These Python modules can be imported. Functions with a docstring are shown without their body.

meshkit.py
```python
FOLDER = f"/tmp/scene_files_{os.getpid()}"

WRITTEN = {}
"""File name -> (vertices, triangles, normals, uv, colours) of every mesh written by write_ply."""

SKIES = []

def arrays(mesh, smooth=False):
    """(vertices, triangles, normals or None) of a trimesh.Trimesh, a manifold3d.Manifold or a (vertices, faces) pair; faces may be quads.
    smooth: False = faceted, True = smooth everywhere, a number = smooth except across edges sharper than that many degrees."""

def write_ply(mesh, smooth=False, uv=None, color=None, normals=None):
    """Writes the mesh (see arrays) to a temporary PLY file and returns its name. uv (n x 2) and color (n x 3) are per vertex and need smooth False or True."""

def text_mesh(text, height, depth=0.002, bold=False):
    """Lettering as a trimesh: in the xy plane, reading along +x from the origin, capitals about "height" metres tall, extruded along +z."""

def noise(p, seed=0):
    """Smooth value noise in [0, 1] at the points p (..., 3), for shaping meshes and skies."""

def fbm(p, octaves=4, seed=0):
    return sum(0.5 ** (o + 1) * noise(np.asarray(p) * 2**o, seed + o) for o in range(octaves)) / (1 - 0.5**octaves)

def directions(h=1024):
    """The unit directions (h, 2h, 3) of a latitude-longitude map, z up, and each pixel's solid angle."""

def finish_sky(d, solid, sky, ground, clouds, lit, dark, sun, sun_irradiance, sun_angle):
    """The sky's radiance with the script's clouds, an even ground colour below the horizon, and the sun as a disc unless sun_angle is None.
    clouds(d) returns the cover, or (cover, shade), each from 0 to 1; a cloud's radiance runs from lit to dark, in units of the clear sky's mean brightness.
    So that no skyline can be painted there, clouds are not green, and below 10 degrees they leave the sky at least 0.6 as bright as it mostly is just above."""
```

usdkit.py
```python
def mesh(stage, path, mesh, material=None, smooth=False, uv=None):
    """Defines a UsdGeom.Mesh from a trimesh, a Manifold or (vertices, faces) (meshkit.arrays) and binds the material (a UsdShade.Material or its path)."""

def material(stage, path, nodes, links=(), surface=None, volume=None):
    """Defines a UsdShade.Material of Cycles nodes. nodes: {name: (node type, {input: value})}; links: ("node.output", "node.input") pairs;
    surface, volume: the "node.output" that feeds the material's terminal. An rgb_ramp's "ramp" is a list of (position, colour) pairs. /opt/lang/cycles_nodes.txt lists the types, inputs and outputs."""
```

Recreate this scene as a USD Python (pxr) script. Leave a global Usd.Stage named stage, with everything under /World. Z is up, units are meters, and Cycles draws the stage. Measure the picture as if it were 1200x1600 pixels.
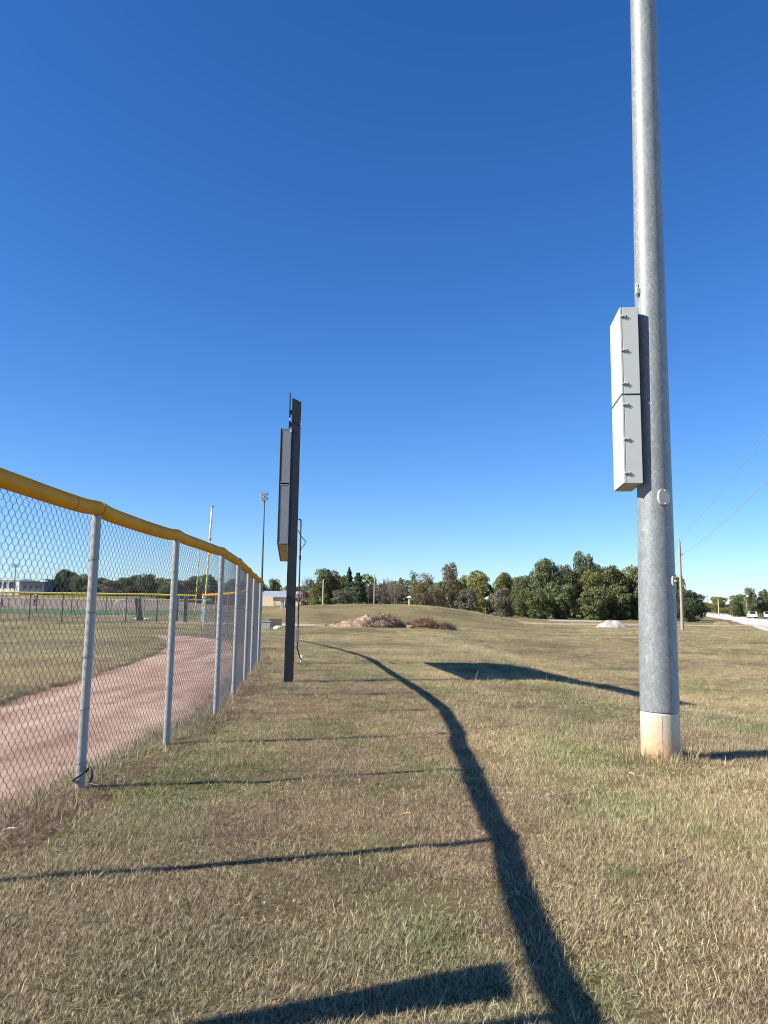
import math
import numpy as np
import trimesh
import manifold3d as m3
import usdkit, meshkit
from meshkit import noise, fbm
from pxr import Usd, UsdGeom, UsdLux, UsdShade, Gf, Sdf, Vt

stage = Usd.Stage.CreateInMemory()
UsdGeom.SetStageUpAxis(stage, UsdGeom.Tokens.z)
UsdGeom.SetStageMetersPerUnit(stage, 1.0)
World = UsdGeom.Xform.Define(stage, "/World")
UsdGeom.Scope.Define(stage, "/World/Looks")

# ------------------------------------------------------------------ camera
EYE, PITCH, ROLL = 1.18, math.atan(157 / 1200), 0.014
cam = UsdGeom.Camera.Define(stage, "/World/camera")
cam.CreateHorizontalApertureAttr(36.0)
cam.CreateVerticalApertureAttr(48.0)
cam.CreateFocalLengthAttr(36.0)
cam.CreateClippingRangeAttr(Gf.Vec2f(0.05, 4000))
EXPOSURE = 1.2
cam.CreateExposureAttr(EXPOSURE)
cp, sp = math.cos(PITCH), math.sin(PITCH)
r0, u0, f0 = np.array([1.0, 0, 0]), np.array([0, -sp, cp]), np.array([0, cp, sp])
rt, up = r0 * math.cos(ROLL) + u0 * math.sin(ROLL), u0 * math.cos(ROLL) - r0 * math.sin(ROLL)
M = Gf.Matrix4d(*rt, 0, *up, 0, *(-f0), 0, 0, 0, EYE, 1)
UsdGeom.Xformable(cam).AddTransformOp().Set(M)

# ------------------------------------------------------------------ sun and sky
SUN = np.array([-3.55, -1.13, 2.47]); SUN /= np.linalg.norm(SUN)
SUN_ELEV, SUN_ROT = math.asin(SUN[2]), math.atan2(SUN[0], SUN[1])
sun = UsdLux.DistantLight.Define(stage, "/World/sun")
sun.CreateNormalizeAttr(True)
sun.CreateIntensityAttr(1.25)
sun.CreateAngleAttr(0.53)
sun.CreateColorAttr(Gf.Vec3f(1.0, 0.93, 0.82))
zx = SUN
xx = np.cross([0, 0, 1.0], zx); xx /= np.linalg.norm(xx)
yx = np.cross(zx, xx)
UsdGeom.Xformable(sun).AddTransformOp().Set(Gf.Matrix4d(*xx, 0, *yx, 0, *zx, 0, 0, 0, 40, 1))

SKY_STRENGTH = 0.0645
sky_mat = usdkit.material(stage, "/World/Looks/sky_material", {
    "sky": ("sky_texture", {"sky_type": "single_scattering", "sun_disc": False, "sun_elevation": SUN_ELEV, "sun_rotation": SUN_ROT,
                            "altitude": 300.0, "air_density": 1.0, "aerosol_density": 0.03, "ozone_density": 3.0}),
    "hsv": ("hsv", {"hue": 0.5, "saturation": 1.26, "value": 1.0, "fac": 1.0}),
    "tint": ("mix", {"mix_type": "multiply", "fac": 1.0, "color2": (.80, .935, 1.20)}),
    "bg": ("background_shader", {"strength": SKY_STRENGTH})},
    [("sky.color", "hsv.color"), ("hsv.color", "tint.color1"), ("tint.color", "bg.color")], surface="bg.background")
dome = UsdLux.DomeLight.Define(stage, "/World/sky")
dome.CreateIntensityAttr(1.0)
UsdShade.MaterialBindingAPI.Apply(dome.GetPrim()).Bind(sky_mat)

# ------------------------------------------------------------------ helpers
_count = {}
def numbered(path):
    n = _count.get(path, 0)
    _count[path] = n + 1
    return path if n == 0 else f"{path}_{n:03d}"

def tag(p, label=None, cat=None, group=None, kind=None):
    p = p.GetPrim() if hasattr(p, "GetPrim") else p
    for k, v in (("label", label), ("category", cat), ("group", group), ("kind", kind)):
        if v:
            p.SetCustomDataByKey(k, v)
    return p

def thing(name, label, cat, loc=(0, 0, 0), rotz=0.0, scale=(1, 1, 1), group=None):
    x = UsdGeom.Xform.Define(stage, numbered("/World/" + name))
    x.AddTranslateOp().Set(Gf.Vec3d(*map(float, loc)))
    x.AddRotateZOp().Set(float(rotz))
    x.AddScaleOp().Set(Gf.Vec3f(*map(float, scale)))
    return tag(x, label, cat, group)

def dup(src, label, cat, loc, rotz=0.0, scale=(1, 1, 1), group=None):
    base = src.GetPath().pathString.rstrip("0123456789").rstrip("_")
    x = UsdGeom.Xform.Define(stage, numbered(base))
    p = x.GetPrim()
    p.GetReferences().AddInternalReference(src.GetPath())
    p.SetInstanceable(True)
    for op, v in (("xformOp:translate", Gf.Vec3d(*map(float, loc))), ("xformOp:rotateZ", float(rotz)), ("xformOp:scale", Gf.Vec3f(*map(float, scale)))):
        p.GetAttribute(op).Set(v)
    return tag(p, label, cat, group)

def part(name, mesh, mat, parent=None, smooth=False, kind=None, label=None):
    root = parent.GetPath().pathString if parent is not None else "/World"
    if isinstance(mesh, tuple):
        v_, f_ = np.asarray(mesh[0]), np.asarray(mesh[1])
        used_, inv_ = np.unique(f_, return_inverse=True)
        mesh = (v_[used_], inv_.reshape(f_.shape))
    m = usdkit.mesh(stage, numbered(root + "/" + name), mesh, mat, smooth)
    tag(m, label=label, kind=kind)
    return m.GetPrim()

def set_tone(prim, block, rng_):
    """A random tone per blade or leaf: one number for each run of `block` points."""
    m = UsdGeom.Mesh(prim)
    n = len(m.GetPointsAttr().Get())
    v = np.repeat(rng_.uniform(0, 1, n // block), block).astype(np.float32)
    UsdGeom.PrimvarsAPI(m).CreatePrimvar("tone", Sdf.ValueTypeNames.FloatArray, "vertex").Set(Vt.FloatArray.FromNumpy(v))

def join(ms):
    return trimesh.util.concatenate(ms)

def box(sx, sy, sz, at=(0, 0, 0), bevel=0.0, rot=None):
    """Box centred at `at`, edges chamfered by bevel."""
    if bevel > 0:
        h = np.array([sx, sy, sz]) / 2
        pts = []
        for s in np.ndindex(2, 2, 2):
            s = np.array(s) * 2 - 1
            for k in range(3):
                d = h - bevel
                d[k] = h[k]
                pts.append(s * d)
        b = trimesh.Trimesh(np.array(pts)).convex_hull if False else trimesh.convex.convex_hull(np.array(pts))
    else:
        b = trimesh.creation.box((sx, sy, sz))
    if rot is not None:
        b.apply_transform(rot)
    b.apply_translation(at)
    return b

def tube(pts, r, sides=8, cap=True):
    """Tube along a polyline, r a number or one per point."""
    P = np.asarray(pts, float)
    n = len(P)
    r = np.broadcast_to(np.asarray(r, float), n)
    T = np.gradient(P, axis=0)
    T /= np.maximum(np.linalg.norm(T, axis=1, keepdims=True), 1e-9)
    ref = np.array([0, 0, 1.0]) if abs(T[0, 2]) < 0.8 else np.array([1.0, 0, 0])
    A = np.empty_like(T)
    a0 = np.cross(T[0], ref)
    for k_ in range(n):                       # carried along the line without twist
        a0 = a0 - T[k_] * (a0 @ T[k_])
        a0 = a0 / max(np.linalg.norm(a0), 1e-9)
        A[k_] = a0
    B = np.cross(T, A)
    a = np.arange(sides) / sides * 2 * np.pi
    V = P[:, None] + r[:, None, None] * (np.cos(a)[None, :, None] * A[:, None] + np.sin(a)[None, :, None] * B[:, None])
    i, j = np.meshgrid(np.arange(n - 1), np.arange(sides), indexing="ij")
    i, j = i.ravel(), j.ravel()
    k = (j + 1) % sides
    q = np.stack([i * sides + j, i * sides + k, (i + 1) * sides + k, (i + 1) * sides + j], 1)
    F = np.vstack([q[:, [0, 1, 2]], q[:, [0, 2, 3]]])
    V = V.reshape(-1, 3)
    if cap:
        c0, c1 = len(V), len(V) + 1
        V = np.vstack([V, P[:1], P[-1:]])
        s = np.arange(sides); s2 = (s + 1) % sides
        F = np.vstack([F, np.stack([np.full(sides, c0), s2, s], 1), np.stack([np.full(sides, c1), (n - 1) * sides + s, (n - 1) * sides + s2], 1)])
    m = trimesh.Trimesh(V, F, process=False)
    return m

def cyl(r0_, r1_, z0, z1, sides=24, at=(0, 0), rings=2):
    z = np.linspace(z0, z1, rings)
    return tube(np.stack([np.full(rings, at[0]), np.full(rings, at[1]), z], 1), np.linspace(r0_, r1_, rings), sides)

def sstep(t):
    t = np.clip(t, 0, 1)
    return t * t * (3 - 2 * t)

# ------------------------------------------------------------------ the lie of the land
FENCE = np.array([(-2.42, -4.5), (-2.3, -2.0), (-2.12, 0.6), (-2.04, 2.6), (-2.0, 3.45), (-1.965, 5.22), (-1.9, 7.02), (-1.88, 8.95), (-2.02, 10.73), (-2.29, 13.12), (-2.53, 15.18), (-2.78, 17.56),
                  (-3.12, 19.8), (-3.56, 22.0), (-4.1, 24.4), (-4.85, 27.1), (-5.8, 30.0), (-6.9, 32.6), (-8.15, 34.9)])
from scipy.interpolate import CubicSpline
_s = np.concatenate([[0], np.cumsum(np.linalg.norm(np.diff(FENCE, axis=0), axis=1))])
FSP = CubicSpline(_s, FENCE)
FLEN = _s[-1]
def fence_x(y):
    """x of the outfield fence at y (smooth continuation beyond its ends)."""
    return np.interp(y, np.concatenate([[-30], FENCE[:, 1], [45, 60]]), np.concatenate([[-4.2], FENCE[:, 0], [-16, -32]]))

def track_mask(x, y):
    """1 on the red dirt warning track inside the fence, 0 elsewhere."""
    d = fence_x(y) - x
    w = 0.10 * (fbm(np.stack([x * 1.6, y * 1.6, 0 * x + 3], -1), 3, 5) - .5)
    return sstep((d - .25 + 3 * w) / .12) * sstep((2.72 + .22 * (fbm(np.stack([x * 2.1, y * 2.1, 0 * x], -1), 3, 19) - .5) - d) / .05) * (y < 36.5)

def height(x, y, lip=True):
    x, y = np.asarray(x, float), np.asarray(y, float)
    # crest right of the fence strip: ground falls off to a lower field that climbs back with distance
    xc = 2.6 + .24 * np.clip(14.5 - y, 0, 9)
    drop = .52 * sstep((x - xc) / 3.2) * (1 - sstep((y - 20) / 38)) * sstep((y + 40) / 30)
    u = x / np.maximum(y, 1.0)
    left = np.interp(y, [0, 38, 49, 71, 90, 110, 150, 200, 260, 400, 3000], [0, 0, .3, .72, .95, 1.25, 2.7, 4.4, 5.4, 6, 6])
    mid = np.interp(y, [0, 38, 49, 71, 90, 112, 150, 200, 260, 400, 3000], [0, 0, .22, .7, 1.0, 1.5, 2.1, 2.35, 2.6, 3, 3])
    right = np.interp(y, [0, 50, 75, 90, 127, 190, 260, 330, 420, 3000], [0, -.1, -.14, .1, .62, .95, 1.5, 3.0, 4.6, 4.6])
    a, b = sstep((u + .32) / .12), sstep((u - .02) / .2)
    z = left * (1 - a) + (mid * (1 - b) + right * b) * a
    # grassy mound beyond the dirt pile
    hx = np.interp(x, [-16, -11, -8, -3, 2, 6, 9, 11, 13, 15], [0, .35, .9, 1.12, 1.13, 1.08, .98, .74, .32, 0])
    hy = sstep((y - 57) / 13) * (1 - sstep((y - 84) / 14))
    z = z + hx * hy
    if lip:                                   # the outfield turf stands proud of the track, with a ragged edge
        e = fence_x(y) - x - 2.70 - .22 * (fbm(np.stack([x * 2.1, y * 2.1, 0 * x], -1), 3, 19) - .5)
        z = z + .075 * sstep(e / .07) * np.exp(-np.clip(e, 0, 9) / .9) * (y < 36.5)
    near = 1 / (1 + (np.hypot(x, y) / 30) ** 2)
    p = np.stack([x, y, 0 * x], -1)
    lump = .055 * (fbm(p * .55, 3, 11) - .5) + .030 * (fbm(p * 2.4, 2, 23) - .5)
    lump = lump * (1 - .75 * track_mask(x, y))
    z = z - drop + lump * near + .12 * (fbm(p * .11, 2, 31) - .5) * sstep((y - 16) / 20)
    return z

def H(x, y):
    return float(height(np.array([x], float), np.array([y], float))[0])

# ------------------------------------------------------------------ materials
def L(name):
    return "/World/Looks/" + name

def simple(name, color, rough=.6, metal=0.0, var=.12, scale=6.0, bump=0.0, spec=.5, stretch=(1, 1, 1)):
    lo, hi = [max(c * (1 - var), 0) for c in color], [c * (1 + var) for c in color]
    nodes = {"geo": ("geometry", {}), "map": ("mapping", {"scale": stretch}), "n": ("noise_texture", {"scale": scale, "detail": 4.0, "roughness": .6}),
             "r": ("rgb_ramp", {"ramp": [(0.25, lo), (.75, hi)]}),
             "p": ("principled_bsdf", {"roughness": rough, "metallic": metal, "specular_ior_level": spec})}
    links = [("geo.position", "map.vector"), ("map.vector", "n.vector"), ("n.fac", "r.fac"), ("r.color", "p.base_color")]
    if bump:
        nodes["b"] = ("bump", {"strength": bump, "distance": .01})
        links += [("n.fac", "b.height"), ("b.normal", "p.normal")]
    return usdkit.material(stage, L(name), nodes, links, surface="p.BSDF")

M_ = {}
M_["yellow_cap"] = simple("yellow_plastic", (.47, .205, .004), .6, var=.13, scale=5, spec=.2)
M_["cap_tie"] = simple("cap_tie", (.30, .14, .02), .6, var=.1)
M_["yellow_paint"] = simple("yellow_paint", (.72, .52, .06), .5, var=.1, scale=4)
M_["cream_paint"] = simple("cream_paint", (.66, .58, .38), .5, var=.1, scale=4)
M_["wire"] = simple("fence_wire", (.10, .105, .108), .42, .5, var=.15, scale=20)
M_["post"] = simple("post_zinc", (.225, .23, .222), .6, .0, var=.10, scale=22, stretch=(1, 1, .25))
M_["black_steel"] = simple("black_steel", (.012, .014, .018), .42, var=.3, scale=9, spec=.5)
M_["grey_panel"] = simple("scoreboard_grey", (.20, .22, .23), .5, var=.08, scale=5)
M_["under_panel"] = simple("scoreboard_underside", (.34, .27, .19), .6, var=.12, scale=4)
M_["conduit"] = simple("dark_conduit", (.035, .038, .04), .5, var=.2)
M_["conduit_grey"] = simple("grey_box", (.16, .16, .16), .5, var=.2)
M_["pvc"] = simple("white_pvc", (.78, .77, .74), .4, var=.05)
M_["box_paint"] = simple("box_paint", (.355, .38, .37), .55, var=.035, scale=3)
M_["cover_grey"] = simple("cover_grey", (.28, .30, .30), .55, var=.06)
M_["box_dark"] = simple("box_gap", (.03, .03, .03), .7)
M_["latch"] = simple("latch_steel", (.6, .6, .58), .35, .5, var=.1)
M_["black_rubber"] = simple("black_strap", (.012, .012, .012), .55)
M_["old_wood"] = simple("weathered_wood", (.27, .235, .20), .85, var=.25, scale=5, stretch=(6, 6, .4))
M_["pale_wood"] = simple("pale_wood", (.42, .36, .25), .85, var=.2, scale=5, stretch=(6, 6, .4))
M_["power_wire"] = simple("power_wire", (.26, .28, .31), .6)
M_["tan_wall"] = simple("tan_metal_wall", (.66, .53, .36), .6, var=.06, scale=.8)
M_["grey_roof"] = simple("grey_metal_roof", (.30, .32, .35), .5, var=.08, scale=.6)
M_["white_wall"] = simple("white_wall", (.75, .75, .74), .7, var=.05, scale=.6)
M_["slate_wall"] = simple("slate_wall", (.06, .075, .10), .7, var=.12, scale=.6)
M_["dark_open"] = simple("dark_opening", (.02, .02, .022), .6)
M_["white_paint"] = simple("white_vehicle", (.78, .78, .78), .3, var=.03)
M_["glass"] = simple("dark_glass", (.02, .025, .03), .12, var=.05)
M_["tyre"] = simple("tyre", (.02, .02, .02), .8)
M_["bark"] = simple("bark", (.12, .095, .075), .9, var=.3, scale=4, stretch=(3, 3, .6))
M_["twig"] = simple("bare_twigs", (.17, .135, .11), .9, var=.3, scale=.6)
M_["twig_red"] = simple("red_twigs", (.17, .085, .055), .9, var=.35, scale=2)
M_["twig_dark"] = simple("brush_twigs", (.085, .062, .048), .9, var=.4, scale=2)
M_["concrete_grey"] = simple("grey_concrete", (.30, .285, .26), .85, var=.15, scale=5, bump=.2)
M_["rust_board"] = simple("brown_board", (.14, .10, .075), .8, var=.25, scale=4)
M_["dark_screen"] = simple("dark_windscreen", (.018, .02, .022), .8)
M_["blue_cloth"] = simple("pale_blue_cloth", (.42, .62, .80), .8, var=.1)
M_["skin"] = simple("skin", (.5, .32, .22), .6)
M_["cloth_orange"] = simple("orange_cloth", (.75, .30, .04), .8)
M_["cloth_white"] = simple("white_cloth", (.75, .75, .75), .8)
M_["cloth_navy"] = simple("navy_cloth", (.03, .045, .09), .8)
M_["cloth_grey"] = simple("grey_cloth", (.22, .23, .25), .8)
M_["leaf_yellow"] = simple("yellow_leaf", (.65, .42, .08), .6, var=.2, scale=40)
M_["leaf_tan"] = simple("tan_leaf", (.6, .5, .36), .6, var=.2, scale=40)
M_["lamp_metal"] = simple("lamp_metal", (.5, .5, .5), .35, .7)
M_["tower_grey"] = simple("tower_grey", (.10, .115, .13), .5, .2, var=.1)
M_["dark_post"] = simple("dark_post", (.05, .055, .06), .5, .2, var=.15)
M_["lamp_glass"] = simple("lamp_glass", (.5, .5, .48), .15)

# galvanised pole: blotchy zinc spangle
M_["zinc"] = usdkit.material(stage, L("galvanised_zinc"), {
    "geo": ("geometry", {}), "map": ("mapping", {"scale": (1, 1, .62)}),
    "v": ("voronoi_texture", {"scale": 95.0, "randomness": 1.0}),
    "n": ("noise_texture", {"scale": 9.0, "detail": 5.0, "roughness": .62}),
    "n2": ("noise_texture", {"scale": 34.0, "detail": 4.0, "roughness": .65, "distortion": 1.2}),
    "sep": ("hsv", {"saturation": 0.0, "value": 1.0, "hue": .5, "fac": 1.0}),
    "m1": ("mix", {"mix_type": "mix", "fac": .68}), "m2": ("mix", {"mix_type": "mix", "fac": .25}),
    "r": ("rgb_ramp", {"ramp": [(.28, (.105, .12, .127)), (.44, (.14, .157, .164)), (.56, (.165, .182, .189)), (.72, (.26, .278, .284))]}),
    "rr": ("map_range", {"from_min": .3, "from_max": .7, "to_min": .42, "to_max": .62}),
    "b": ("bump", {"strength": .10, "distance": .004}),
    "p": ("principled_bsdf", {"metallic": .10, "specular_ior_level": .5})},
    [("geo.position", "map.vector"), ("map.vector", "v.vector"), ("map.vector", "n.vector"), ("map.vector", "n2.vector"),
     ("v.color", "sep.color"), ("sep.color", "m1.color1"), ("n2.fac", "m1.color2"), ("m1.color", "m2.color1"), ("n.fac", "m2.color2"),
     ("m2.color", "r.fac"), ("r.color", "p.base_color"), ("m2.color", "rr.value"), ("rr.result", "p.roughness"), ("n2.fac", "b.height"), ("b.normal", "p.normal")],
    surface="p.BSDF")

# pole footing: pale concrete, orange soil splash towards the ground
M_["footing"] = usdkit.material(stage, L("footing_concrete"), {
    "geo": ("geometry", {}), "xyz": ("separate_xyz", {}), "n": ("noise_texture", {"scale": 7.0, "detail": 5.0, "roughness": .65}),
    "add": ("math", {"math_type": "multiply_add", "value2": .28, "value3": -.14}), "z": ("math", {"math_type": "add"}),
    "r": ("rgb_ramp", {"ramp": [(.0, (.36, .22, .12)), (.12, (.44, .31, .19)), (.30, (.47, .40, .30)), (.42, (.43, .405, .35))]}),
    "n2": ("noise_texture", {"scale": 40.0, "detail": 3.0}), "r2": ("rgb_ramp", {"ramp": [(.3, (.80, .80, .80)), (.7, (1.05, 1.05, 1.05))]}),
    "mul": ("mix", {"mix_type": "multiply", "fac": 1.0}), "b": ("bump", {"strength": .25, "distance": .004}), "p": ("principled_bsdf", {"roughness": .85})},
    [("geo.position", "xyz.vector"), ("geo.position", "n.vector"), ("geo.position", "n2.vector"), ("n.fac", "add.value1"), ("xyz.z", "z.value1"), ("add.value", "z.value2"),
     ("z.value", "r.fac"), ("r.color", "mul.color1"), ("n2.fac", "r2.fac"), ("r2.color", "mul.color2"), ("mul.color", "p.base_color"), ("n2.fac", "b.height"), ("b.normal", "p.normal")],
    surface="p.BSDF")

PATCH = {"geo": ("geometry", {}), "pm": ("mapping", {"scale": (1.0, .55, 1.0)}),
         "pn": ("noise_texture", {"scale": .85, "detail": 4.0, "roughness": .6}),
         "pn2": ("noise_texture", {"scale": .19, "detail": 4.0, "roughness": .55})}
PATCHL = [("geo.position", "pm.vector"), ("pm.vector", "pn.vector"), ("geo.position", "pn2.vector")]

# soil and thatch below the blades; the same mottling carries the field beyond them
def turf(name, k, tint):
    c = lambda r, g, b: (r * k * tint[0], g * k * tint[1], b * k * tint[2])
    return usdkit.material(stage, L(name), {**PATCH,
        "r1": ("rgb_ramp", {"ramp": [(.30, c(.245, .20, .125)), (.43, c(.285, .242, .145)), (.54, c(.270, .240, .135)), (.62, c(.225, .218, .115)), (.72, c(.295, .25, .155))]}),
        "r2": ("rgb_ramp", {"ramp": [(.34, (.72, .71, .70)), (.48, (1.0, 1.0, .95)), (.62, (1.2, 1.15, 1.08))]}),
        "mul": ("mix", {"mix_type": "multiply", "fac": 1.0}),
        "f": ("noise_texture", {"scale": 48.0, "detail": 6.0, "roughness": .8}), "r3": ("rgb_ramp", {"ramp": [(.25, (.42, .40, .37)), (.5, (.92, .91, .88)), (.75, (1.40, 1.38, 1.32))]}),
        "mul2": ("mix", {"mix_type": "multiply", "fac": 1.0}),
        "b": ("bump", {"strength": .8, "distance": .05}), "p": ("principled_bsdf", {"roughness": .95, "specular_ior_level": .15})},
        PATCHL + [("pn.fac", "r1.fac"), ("pn2.fac", "r2.fac"), ("r1.color", "mul.color1"), ("r2.color", "mul.color2"), ("geo.position", "f.vector"), ("f.fac", "r3.fac"),
                  ("mul.color", "mul2.color1"), ("r3.color", "mul2.color2"), ("mul2.color", "p.base_color"), ("f.fac", "b.height"), ("b.normal", "p.normal")], surface="p.BSDF")
M_["ground"] = turf("dry_turf_ground", .74, (1.05, 1.01, .92))
M_["mound"] = turf("mound_turf", .66, (1.03, 1.0, .93))

def blade_material(name, ramp, hi=1.0):
    """Colour of single blades (per blade), shifted by the patch the tuft grows in."""
    return usdkit.material(stage, L(name), {**PATCH,
        "r1": ("rgb_ramp", {"ramp": ramp}),
        "r2": ("rgb_ramp", {"ramp": [(.30, (.90, .84, .83)), (.43, (1.06, 1.01, .96)), (.54, (1.0, 1.01, .90)), (.62, (.80, .92, .70)), (.72, (1.08, 1.02, .98))]}),
        "r3": ("rgb_ramp", {"ramp": [(.34, (.66, .64, .64)), (.48, (1.0, 1.0, .95)), (.62, (1.25, 1.2, 1.12))]}),
        "mul": ("mix", {"mix_type": "multiply", "fac": 1.0}), "mul2": ("mix", {"mix_type": "multiply", "fac": 1.0}),
        "tone": ("attribute", {"attribute": "tone"}), "p": ("principled_bsdf", {"roughness": .55, "specular_ior_level": .35}), "t": ("translucent_bsdf", {}), "mixs": ("mix_closure", {"fac": .34})},
        PATCHL + [("tone.fac", "r1.fac"), ("pn.fac", "r2.fac"), ("pn2.fac", "r3.fac"), ("r1.color", "mul.color1"), ("r2.color", "mul.color2"), ("mul.color", "mul2.color1"), ("r3.color", "mul2.color2"),
                  ("mul2.color", "p.base_color"), ("mul2.color", "t.color"), ("p.BSDF", "mixs.closure1"), ("t.BSDF", "mixs.closure2")], surface="mixs.closure")

M_["blade_dry"] = blade_material("dry_blades", [(0, (.04, .03, .02)), (.16, (.15, .115, .075)), (.34, (.37, .305, .19)), (.56, (.58, .495, .325)), (.75, (.73, .65, .46)), (.83, (.35, .32, .20)), (.92, (.15, .165, .085)), (1, (.84, .77, .62))])
M_["blade_green"] = blade_material("green_blades", [(0, (.07, .10, .035)), (.4, (.15, .18, .07)), (.7, (.27, .265, .13)), (1, (.46, .40, .25))])
M_["blade_brown"] = blade_material("brown_blades", [(0, (.07, .046, .036)), (.4, (.20, .142, .11)), (.75, (.37, .28, .21)), (1, (.58, .47, .35))])
M_["stalk"] = blade_material("straw_stalks", [(0, (.36, .29, .16)), (.5, (.50, .42, .26)), (1, (.60, .53, .37))])

# red crushed-brick dirt of the warning track: wheel-worn bands along it, damp blotches, grit
M_["track"] = usdkit.material(stage, L("red_track_dirt"), {
    "geo": ("geometry", {}), "map": ("mapping", {"scale": (1.0, .13, 1.0), "rotation": (0, 0, .10)}),
    "n": ("noise_texture", {"scale": 1.9, "detail": 4.0, "roughness": .6}), "m": ("noise_texture", {"scale": 3.2, "detail": 5.0, "roughness": .65}), "f": ("noise_texture", {"scale": 75.0, "detail": 4.0, "roughness": .7}),
    "r": ("rgb_ramp", {"ramp": [(.32, (.235, .138, .10)), (.47, (.345, .228, .172)), (.58, (.415, .29, .222)), (.7, (.475, .352, .275))]}),
    "rm": ("rgb_ramp", {"ramp": [(.34, (.74, .72, .70)), (.5, (1.0, 1.0, 1.0)), (.66, (1.12, 1.14, 1.14))]}), "mulm": ("mix", {"mix_type": "multiply", "fac": 1.0}),
    "r2": ("rgb_ramp", {"ramp": [(.28, (.55, .54, .53)), (.5, (1.0, 1.0, 1.0)), (.75, (1.35, 1.35, 1.35))]}), "mul": ("mix", {"mix_type": "multiply", "fac": 1.0}),
    "ad": ("math", {"math_type": "multiply_add", "value2": .35}), "b": ("bump", {"strength": .9, "distance": .04}), "p": ("principled_bsdf", {"roughness": .95, "specular_ior_level": .12})},
    [("geo.position", "map.vector"), ("map.vector", "n.vector"), ("geo.position", "m.vector"), ("geo.position", "f.vector"), ("n.fac", "r.fac"), ("m.fac", "rm.fac"), ("r.color", "mulm.color1"), ("rm.color", "mulm.color2"),
     ("f.fac", "r2.fac"), ("mulm.color", "mul.color1"), ("r2.color", "mul.color2"),
     ("mul.color", "p.base_color"), ("f.fac", "ad.value1"), ("n.fac", "ad.value3"), ("ad.value", "b.height"), ("b.normal", "p.normal")], surface="p.BSDF")

def dirt(name, c0, c1, c2, scale=2.0):
    return usdkit.material(stage, L(name), {
        "geo": ("geometry", {}), "n": ("noise_texture", {"scale": scale, "detail": 7.0, "roughness": .7}),
        "r": ("rgb_ramp", {"ramp": [(.3, c0), (.5, c1), (.68, c2)]}), "b": ("bump", {"strength": .6, "distance": .08}), "p": ("principled_bsdf", {"roughness": .95, "specular_ior_level": .15})},
        [("geo.position", "n.vector"), ("n.fac", "r.fac"), ("r.color", "p.base_color"), ("n.fac", "b.height"), ("b.normal", "p.normal")], surface="p.BSDF")
M_["soil"] = dirt("tan_soil", (.12, .076, .048), (.245, .175, .115), (.37, .285, .20), 3.0)
M_["rust_soil"] = dirt("rust_soil", (.10, .06, .04), (.17, .10, .065), (.22, .15, .10))
M_["gravel"] = dirt("white_gravel", (.24, .225, .20), (.35, .33, .30), (.44, .42, .385), 1.6)
M_["road"] = dirt("pale_road", (.40, .375, .335), (.50, .475, .43), (.56, .535, .49), .5)
M_["green_turf"] = dirt("green_turf", (.035, .085, .045), (.05, .12, .06), (.07, .14, .075), .6)
M_["infield"] = dirt("brown_infield", (.15, .11, .085), (.21, .16, .125), (.26, .205, .16), .4)
M_["bare_soil"] = dirt("bare_soil", (.27, .20, .13), (.37, .29, .20), (.44, .36, .26), .6)

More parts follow.
